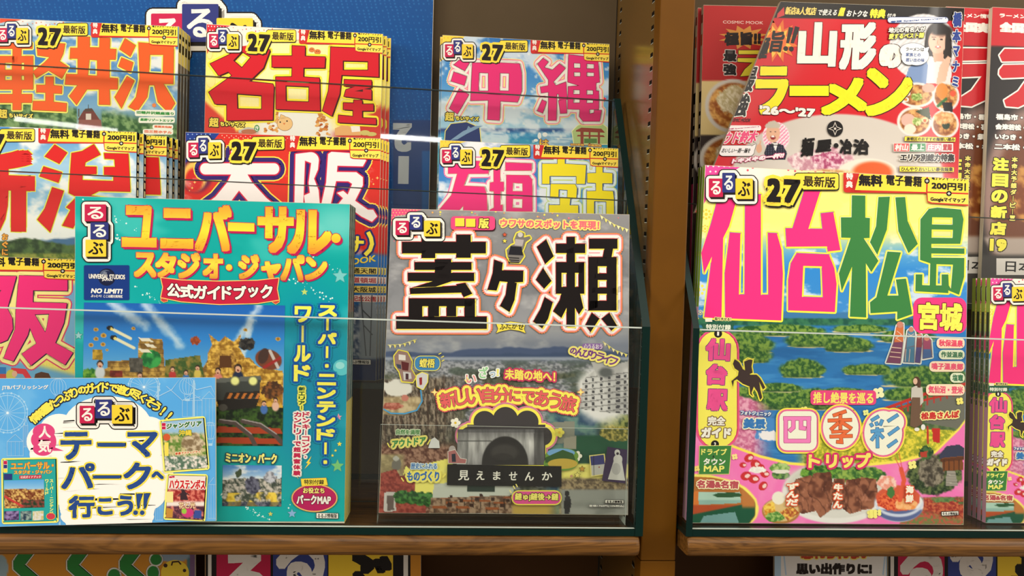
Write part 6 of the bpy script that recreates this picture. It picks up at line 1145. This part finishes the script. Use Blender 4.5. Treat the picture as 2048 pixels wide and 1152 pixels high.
QY = [(1561, 3), (1929, 16), (1914, 425), (1390, 425)]
def ycurl(u, t): return -.0105 * np.clip(1 - u / .42, 0, 1.2) ** 2 * np.clip(1.25 - t, 0, 1) - .020 * np.clip((u - .80) / .20, 0, 1.2) ** 2 * np.clip(1.3 - t, 0, 1) + .004 * np.sin(np.pi * np.clip(u, 0, 1))
S = Sheet('magazine', QY, Y=.700, lean=4, ink=INKS, curve=ycurl, slices=([1392 + i * 9 for i in range(46)] + [1808 + i * 4 for i in range(31)], [15 + i * 18 for i in range(19)]))
def yam_bg(X, Y):
    p = Pic(X, Y, (206, 24, 36)); p.put(ss(1, -1, Y - 36 - .016 * (X - 1560)), (24, 20, 18)); p.put(ss(1725, 1740, X + (Y - 40) * .2) * ss(1, -1, Y - 34 - 2 * (X - 1850) * 0) * 0, (0, 0, 0))
    # white noodle bowl
    p.ell(1675, 352, 212, 124, (206, 198, 188), .02); p.put(p.em(1660, 380, 190, 96, soft=.4) * .6, (222, 216, 208)); p.tex(p.em(1640, 322, 66, 26, .25, 3), (196, 140, 156), (244, 226, 226), 7, 4, 4); p.tex(p.em(1655, 318, 30, 16, .4, 8), (170, 70, 110), (236, 200, 210), 5, 5); p.ell(1735, 345, 60, 28, (236, 228, 214), .05); p.ell(1745, 345, 40, 22, (222, 96, 44), .2); p.tex(p.em(1660, 400, 150, 60, .1, 2), (196, 140, 60), (240, 206, 140), 8, 3)
    # portraits
    p.ell(1847, 94, 68, 66, (214, 212, 212), .02); p.put(p.em(1847, 94, 67, 65) * (((X + Y) % 12) < 6), (232, 230, 230))
    p.ell(1876, 74, 25, 30, (36, 28, 26), .08); p.ell(1860, 96, 11, 34, (36, 28, 26), .1, .1); p.ell(1893, 98, 11, 40, (36, 28, 26), .1, .1); p.poly([(1815, 165), (1822, 135), (1856, 112), (1890, 118), (1905, 140), (1900, 168)], (226, 224, 222)); p.poly([(1806, 168), (1818, 135), (1850, 112), (1856, 130), (1852, 168)], (120, 146, 190)); p.poly([(1864, 98), (1886, 98), (1888, 122), (1868, 124)], (222, 172, 146)); p.ell(1876, 82, 19, 25, (234, 190, 166), .06, rot=.15); p.put(p.em(1884, 62, 22, 12, soft=.3) * ss(76, 66, Y), (36, 28, 26)); p.put(p.em(1895, 92, 5, 30, soft=.2), (36, 28, 26))
    for x in (1868, 1883): p.ell(x, 79, 3.2, 1.4, (40, 26, 24)); p.line([(x - 4, 74), (x + 4, 74)], 1.2, (60, 40, 34))
    p.ell(1876, 94, 6, 2, (190, 60, 70)); p.ell(1876, 93.4, 4.5, 1, (246, 240, 236)); p.line([(1876, 80), (1874, 88), (1877, 89)], 1, (190, 140, 116))
    p.poly([(1880, 130), (1896, 112), (1902, 116), (1890, 168), (1872, 168)], (230, 186, 160))
    p.ell(1552, 274, 27, 30, (244, 230, 234), .02); p.put(p.em(1552, 274, 26, 29) * (((X + Y) % 8) < 4), (236, 140, 176))
    p.poly([(1528, 306), (1534, 290), (1550, 284), (1566, 290), (1574, 306), (1570, 320), (1532, 320)], (36, 36, 54)); p.put(p.pm([(1528, 306), (1534, 290), (1566, 290), (1574, 306), (1570, 320), (1532, 320)]) * (np.abs((X % 5) - 2.5) < .6) * .4, (150, 150, 170)); p.poly([(1545, 286), (1557, 286), (1551, 302)], (236, 234, 232)); p.poly([(1542, 287), (1551, 290), (1560, 287), (1560, 293), (1551, 291), (1542, 293)], (40, 40, 44)); p.ell(1546, 266, 14, 19, (226, 176, 146), .06); p.put(p.em(1546, 252, 15, 10, .2, 3) * ss(258, 254, Y), (196, 186, 170))
    for x in (1541, 1551): p.ell(x, 263, 2.4, 1, (50, 34, 30))
    p.ell(1546, 275, 5, 4.5, (150, 40, 44)); p.ell(1546, 273, 4, 1.4, (244, 240, 236)); p.ell(1518, 297, 6, 9, (222, 170, 140)); p.line([(1519, 294), (1521, 282)], 3, (222, 170, 140))
    # four small bowls
    for cx, cy, rx, ry, s in ((1833, 190, 37, 25, 1), (1892, 193, 27, 30, 2), (1829, 243, 35, 30, 3), (1890, 248, 28, 29, 4)):
        p.ell(cx, cy, rx, ry, (226, 222, 216), .03); p.tex(p.em(cx, cy, rx * .84, ry * .82), (140, 74, 30), (226, 170, 100), 7, s, 4)
    p.ell(1857, 176, 13, 9, (214, 160, 140)); p.tex(p.em(1833, 194, 11, 8, .3, 2), (110, 140, 50), (200, 214, 130), 3, 2); p.ell(1814, 187, 7, 5, (246, 236, 226)); p.ell(1814, 187, 4, 3, (236, 130, 40)); p.ell(1811, 199, 7, 5, (246, 236, 226)); p.ell(1811, 199, 4, 3, (236, 130, 40))
    p.ell(1884, 182, 12, 16, (222, 140, 60)); p.line([(1876, 212), (1892, 198)], 6, (50, 110, 50)); p.ell(1906, 187, 6, 6, (226, 90, 60)); p.poly([(1884, 205), (1905, 205), (1905, 224), (1888, 222)], (30, 30, 30)); p.poly([(1830, 222), (1858, 214), (1862, 240), (1850, 234)], (60, 70, 40)); p.ell(1816, 240, 14, 13, (226, 176, 160)); p.ell(1820, 258, 12, 10, (236, 220, 200)); p.tex(p.em(1834, 243, 10, 8, .3, 5), (130, 160, 70), (220, 226, 160), 3, 4); p.ell(1850, 240, 6, 6, (244, 210, 160)); p.ell(1850, 241, 3.4, 3.4, (226, 96, 40)); p.ell(1892, 250, 8, 9, (40, 60, 40)); p.tex(p.em(1888, 236, 20, 12, .3, 3), (206, 140, 80), (240, 200, 140), 5, 2)
    return p.C
S.photo(QY if False else S.q, yam_bg, 1.8)
S.fr(1300, 0, 2.88)
S.poly([(735, 78), (772, 40), (775, 88), (730, 104)], (206, 60, 60))
S.text('新店&人気店', (776, 38, 962, 88), (246, 214, 110), r=.6, k=.02, m=-.2); S.text('で使える', (962, 52, 1082, 90), W_, r=.4, k=.02); S.text('超', (1082, 42, 1128, 94), (246, 226, 60), r=1, k=.02); S.text('おトクな', (1130, 58, 1258, 98), W_, r=.6, k=.03); S.text('特典', (1262, 50, 1362, 106), (246, 226, 60), r=1.1, k=.03); S.text('付き', (1364, 76, 1418, 104), W_, r=.3)
S.poly([(735 + (125 if i % 2 else 74) * math.cos(i * .2618), 235 + (128 if i % 2 else 74) * math.sin(i * .2618)) for i in range(24)], (226, 110, 40)); S.poly([(728 + (90 if i % 2 else 60) * math.cos(i * .2618), 240 + (96 if i % 2 else 60) * math.sin(i * .2618)) for i in range(24)], (244, 190, 70)) ; S.poly(ep(728, 240, 58, 62), (232, 110, 44))
S.glyphs('極旨', [(618, 210, 700, 340, 0, -.25), (684, 176, 782, 302, 0, -.2)], (24, 14, 12), r=1.5); S.polys([[(800, 155), (826, 160), (800, 250), (784, 248)], [(836, 150), (862, 158), (828, 250), (810, 248)], ep(782, 280, 14), ep(814, 282, 14)], (24, 14, 12))
S.cur = 'title_lettering'
S.glyphs('山形の', [(846, 128, 1082, 384, 0, -.06), (1088, 128, 1312, 402, 0, -.06), (1318, 254, 1452, 392, 0, -.03)], (246, 240, 226), r=4.2, out=[(1.4, (60, 10, 14))])
S.glyphs('ラメン', [(592, 382, 806, 660, 0, -.1), (985, 448, 1250, 662, 0, 0), (1240, 392, 1512, 668, 0, 0)], (250, 230, 30), r=4.6, out=[(1.8, (40, 20, 10))]); S.polys([V(804, 494, 1030, 552)], (250, 230, 30), out=[(1.6, (40, 20, 10))])
S.glyphs('最強', [(518, 385, 630, 528, .0, -.32), (468, 538, 590, 672, .0, -.32)], K, r=1.2, out=[(1.9, W_)])
S.cur = 'cover_lettering'
S.text("'26〜'27", (630, 606, 952, 676), W_, r=1.2, k=.06, m=-.05, out=[(1.0, (70, 20, 20))]); S.text('COSMIC MOOK', (450, 680, 584, 702), (40, 20, 20), r=.2)
S.polys([rr(432, 722, 640, 752, 12)], (244, 236, 236)); S.text('巻頭 Special Interview 2', (444, 726, 630, 748), (190, 60, 110), r=.2, k=-.09)
S.text('ウド鈴木', (414, 748, 632, 832), (236, 80, 130), r=1.1, out=[(1.4, W_)], k=-.05)
S.polys([rr(396, 838, 600, 898, 26), [(570, 850), (612, 828), (600, 870)]], (244, 240, 240), out=[(.7, (60, 30, 30))]); S.text('おいしい一期一麺を', (410, 852, 584, 882), K, r=.3); S.text('トキメキの一杯!!', (470, 878, 776, 944), (250, 240, 244), r=.9, out=[(1.2, (200, 70, 120))], k=-.12)
S.poly(ep(1066, 741, 46), (22, 18, 18)); S.poly(star(1066, 741, 40, 4, .4), (206, 198, 188)); S.polys([star(1066, 741, 30, 4, .4)], (22, 18, 18)); S.polys([ep(1066, 741, 7)], (206, 198, 188))
S.glyphs('麺屋', [(866, 788, 950, 905, -.1, -.1), (952, 800, 1050, 880, -.1, -.1)], (20, 16, 16), r=1.1); S.polys([ep(1072, 838, 14)], (20, 16, 16)); S.glyphs('冶治', [(1092, 800, 1165, 888, 0, 0), (1170, 800, 1262, 892, 0, 0)], (20, 16, 16), r=1.3)
S.fr(1680, 0, 2.88)
S.polys([rr(276, 100, 622, 130, 14)], (244, 242, 240), out=[(.8, (60, 90, 160))]); S.text('巻頭 Special Interview 1', (290, 100, 612, 132), (50, 84, 150), r=.4, k=-.07)
S.text('地元の有名人が', (278, 152, 494, 190), (246, 240, 226), r=.8, out=[(1.0, K)], k=-.03); S.text('愛するベスト麺', (280, 186, 486, 226), (246, 236, 110), r=.8, out=[(1.0, K)], k=-.04)
S.polys([ep(420, 290, 74, 42), ep(440, 320, 72, 56), ep(400, 330, 46, 44), [(480, 280), (514, 270), (500, 310)]], (246, 246, 244), out=[(.7, (60, 60, 70))])
for i, t in enumerate(('ラーメンは', '家族との', '思い出の味')): S.text(t, (378, 272 + i * 31, 378 + (108, 88, 110)[i], 296 + i * 31), (50, 84, 150) if i else (60, 60, 70), r=.3)
S.glyphs('橋本マナミ', [(648, 70, 704, 155, 0, -.05), (645, 170, 698, 245, 0, -.05), (648, 265, 690, 325, 0, -.05), (645, 350, 688, 415, 0, -.05), (645, 440, 684, 500, 0, -.05)], (40, 70, 150), r=1.1, out=[(1.3, W_)])
S.poly([(374, 786), (666, 792), (664, 816), (372, 812)], (246, 226, 70), out=[(.6, (110, 20, 20))]); S.text('激戦区のおすすめ麺揃い踏み', (382, 789, 662, 814), K, r=.4)
for i, (t, c, fc) in enumerate((('村山', (226, 100, 100), W_), ('最上', (60, 140, 90), W_), ('庄内', (236, 120, 140), W_), ('置賜', (240, 226, 222), (190, 60, 70)))):
    x = 310 + i * 94 - (6 if i == 3 else 0); S.poly(V(x, 826, x + (88 if i < 3 else 64), 872), c, out=[(.6, W_)]); S.text(t, (x + 5, 830, x + (84 if i < 3 else 60), 868), fc, r=.9)
S.text('エリア別総力特集', (346, 884, 662, 932), (30, 20, 20), r=1.0, out=[(1.2, W_)])
S.poly([(344, 958), (656, 964), (656, 990), (344, 988)], (246, 226, 70), out=[(.6, (110, 20, 20))]); S.text('ひんやりおいしい最強麺集', (352, 962, 652, 988), K, r=.4); S.fr()
r = S.build(.0050, 'curled red noodle magazine with yellow katakana title', 'magazine')
a = S.w([(1412, 425)])[0]; b = S.w([(1906, 425)])[0]; v, f = boxmesh(a[0], a[1] + .0005, STEP2R + .0006, b[0], a[1] + .005, min(a[2], b[2]) - .0002); link('lower_pages', v, f, PAPER, None, r, S.base)


S = Sheet('magazine', [(1985, 14), (2390, 34), (2372, 566), (1962, 556)], Y=.728, lean=3, ink=INKS, seat=STEP2R + .0006)
def blk_bg(X, Y):
    p = Pic(X, Y, (34, 30, 30)); p.put(ss(1, -1, Y - 92 - .03 * (X - 1985)), (192, 30, 40)); p.put(p.em(2075, 400, 110, 190, soft=.1) , (150, 120, 110)); p.put(p.em(2080, 410, 92, 170, soft=.1), (110, 60, 36)); p.tex(p.em(2075, 390, 60, 60, .2, 3), (120, 60, 24), (196, 140, 70), 14, 4); p.put(ss(470, 480, Y) * p.em(2060, 440, 100, 90), (176, 160, 150)); p.put(ss(505, 515, Y), (60, 56, 54)); return p.C
S.photo(S.q, blk_bg, 3); S.fr(1900, 0, 1.92)
S.text('ラーメン情報誌', (190, 50, 372, 76), W_, r=.7); S.text('全国実力店', (190, 84, 420, 134), W_, r=1.8)
S.cur = 'title_lettering'
S.polys([[(210, 188)] + arcp(205, 210, 18, 22, 270, 90, 6)[::1][:0] + [(400, 190), (400, 232), (200, 236), (190, 212)], [(190, 268), (205, 250), (400, 246), (400, 300), (330, 380), (262, 412), (215, 408), (208, 385), (262, 350), (300, 296), (200, 300), (188, 285)]], (196, 30, 40), out=[(3, W_)])
S.glyphs('ーメン', [(420, 270, 520, 300), (540, 190, 640, 410), (660, 190, 760, 410)], (196, 30, 40), r=5, out=[(3, W_)])
S.cur = 'cover_lettering'
for i, t in enumerate(('福島市・郡山市', '会津若松・喜多方', 'いわき・須賀川', '二本松・相馬')): S.text(t, (176 - i * 2, 436 + i * 38, 374 - i * 2, 468 + i * 38), W_, r=.9, out=[(1.2, (60, 50, 50))])
S.vtext('本命大予想ダービー！', (232, 600, 256, 850), (236, 220, 110), r=.5, out=[(1.4, K)]); S.vtext('注目の新店', (158, 600, 222, 908), (244, 232, 80), r=1.6, out=[(2, (50, 40, 20))]); S.text('19', (152, 916, 218, 966), (244, 232, 80), r=2, out=[(2, (50, 40, 20))])
S.poly(V(178, 992, 420, 1056), (214, 208, 202)); S.text('日本一', (212, 1000, 380, 1050), K, r=.6); S.fr()
r = S.build(.005, 'black and red noodle magazine, nearer copy at the right edge of the photo', 'magazine')
r['group'] = 'black and red noodle magazines'
dup(r, (-.0455, .0075, -.0), 'black and red noodle magazine, half hidden between the curled one and its twin', 'black and red noodle magazines')

# ---- blue backboard ---------------------------------------------------------------------------------------------------
S = Sheet('backboard', [(-60, -70), (869, -70), (856, 520), (-60, 520)], Y=.774, lean=.3, ink=INKS, seat=STEP2 + .0006)
def blue(X, Y):
    p = Pic(X, Y, (3, 74, 142)); p.put(((np.floor((X + 4 * np.floor(Y / 3.2)) / 3.2) % 3 == 0) & (np.floor(Y / 3.2) % 2 == 0) & (h2(np.floor(X / 3.2), np.floor(Y / 3.2), 3) > .35)).astype(float) * .28, (90, 160, 220)); p.put(ss(238, 242, Y) * ss(784, 788, X), (30, 60, 116)); p.put(ss(842, 846, X) * ss(300, 304, Y), (14, 84, 150)); return p.C
S.photo(S.q, blue, 1.6)
logo(S, [(302, 27, 366, 104), (364, 8, 437, 84), (433, 36, 506, 112)], 1.75)
S.cur = 'cover'; S.text('2', (785, 246, 824, 304), (176, 182, 186), r=3.2, flip=True); S.text('1', (796, 312, 818, 368), (176, 182, 186), r=3.2, flip=True)
S.build(.0042, 'glossy blue backboard with white specks at the back of the left tray', 'backboard')

# ---- header signs under the wooden shelves ----------------------------------------------------------------------------
S = Sheet('header_sign', [(-30, 1078), (390, 1078), (390, 1290), (-30, 1290)], Y=.722)
def ochre(X, Y):
    p = Pic(X, Y, (206, 140, 44)); p.put(ss(8, 12, 20 - X + 0) * 0, (0, 0, 0)); p.put(p.em(2, 1136, 14, 26), (150, 176, 186)); p.put(ss(372, 376, X), (70, 120, 130)); p.put(ss(379, 381, X), (110, 84, 120)); p.put(p.em(345, 1112, 34, 12), (140, 160, 180)); return p.C
S.photo(S.q, ochre, 3)
S.poly(ep(350, 1146, 28, 26), (236, 206, 60)); S.poly(stroke([(343, 1131), (345, 1124), (357, 1123), (362, 1129)], 3), (60, 40, 30)); S.polys([ep(331, 1131, 4), ep(369, 1141, 3.4)], (60, 40, 34))
GS = (44, 130, 56)
def chev(x, y): return [(x + 28, y - 30), (x + 58, y - 30), (x + 20, y + 20), (x + 66, y + 60), (x + 66, y + 90), (x - 2, y + 28), (x - 2, y + 12)]
S.polys([chev(29, 1110), chev(137, 1110), chev(242, 1110), ep(312, 1119, 11), ep(306, 1146, 11, 14), ep(228, 1152, 12, 14)], GS, out=[(3.6, (60, 50, 40)), (3.0, (226, 226, 214))])
S.build(.003, 'ochre sign with green and white lettering under the left shelf', 'sign')
def rurubu(quad, tiles, edge, label, x0, Yd):
    S = Sheet('header_sign', quad, Y=Yd); q = S.q; S.poly([tuple(a) for a in q], (206, 140, 44)); S.poly([(edge[0], q[0][1]), (edge[1], q[0][1]), (edge[1], q[3][1]), (edge[0], q[3][1])], K); S.poly([(edge[0] + 5, q[0][1]), (edge[1] - 5, q[0][1]), (edge[1] - 5, q[3][1]), (edge[0] + 5, q[3][1])], (226, 222, 214)); S.poly([(edge[0] + 12, q[0][1]), (edge[1] - 14, q[0][1]), (edge[1] - 14, q[3][1]), (edge[0] + 12, q[3][1])], K)
    for (a, b), c, (ch, bx, fc) in zip(tiles, (CRIM, (52, 66, 140), (240, 204, 56)), x0):
        S.poly([(a, q[0][1]), (b, q[0][1]), (b, q[3][1]), (a, q[3][1])], c); S.text(ch, bx, fc, r=5, k=0, m=0)
    S.build(.003, label, 'sign')
rurubu([(410, 1078), (842, 1078), (842, 1290), (410, 1290)], [(433, 541), (546, 655), (657, 786)], (411, 821), 'crimson, navy and yellow sign under the left shelf', [('る', (442, 1104, 534, 1215), (232, 228, 222)), ('る', (552, 1040, 650, 1176), (232, 228, 222)), ('ぶ', (668, 1104, 784, 1215), K)], .7215)
rurubu([(1776, 1078), (2220, 1078), (2220, 1290), (1776, 1290)], [(1796, 1889), (1896, 1992), (1995, 2100)], (1776, 2140), 'crimson and navy sign under the right shelf', [('る', (1800, 1060, 1886, 1184), (222, 216, 210)), ('る', (1900, 1036, 1986, 1158), (222, 216, 210)), ('ぶ', (2000, 1090, 2096, 1200), K)], .7215)
S = Sheet('header_sign', [(1549, 1078), (1774, 1078), (1774, 1290), (1549, 1290)], Y=.7212)
S.poly([tuple(a) for a in S.q], (176, 206, 232)); S.polys([rr(1562, 1070, 1772, 1200, 8)], (232, 230, 228)); S.polys([stroke([(1574, 1080), (1568, 1112), (1572, 1150)], 3), stroke([(1762, 1080), (1770, 1112), (1766, 1150)], 3)], (180, 205, 230))
S.text('忘れられない', (1602, 1086, 1742, 1118), (196, 70, 40), r=1.6, out=[(2.4, (246, 226, 110))]); S.text('思い出作りに!', (1592, 1126, 1744, 1149), (34, 22, 18), r=1.7)
S.build(.003, 'pale blue and white sign with black handwriting under the right shelf', 'sign')
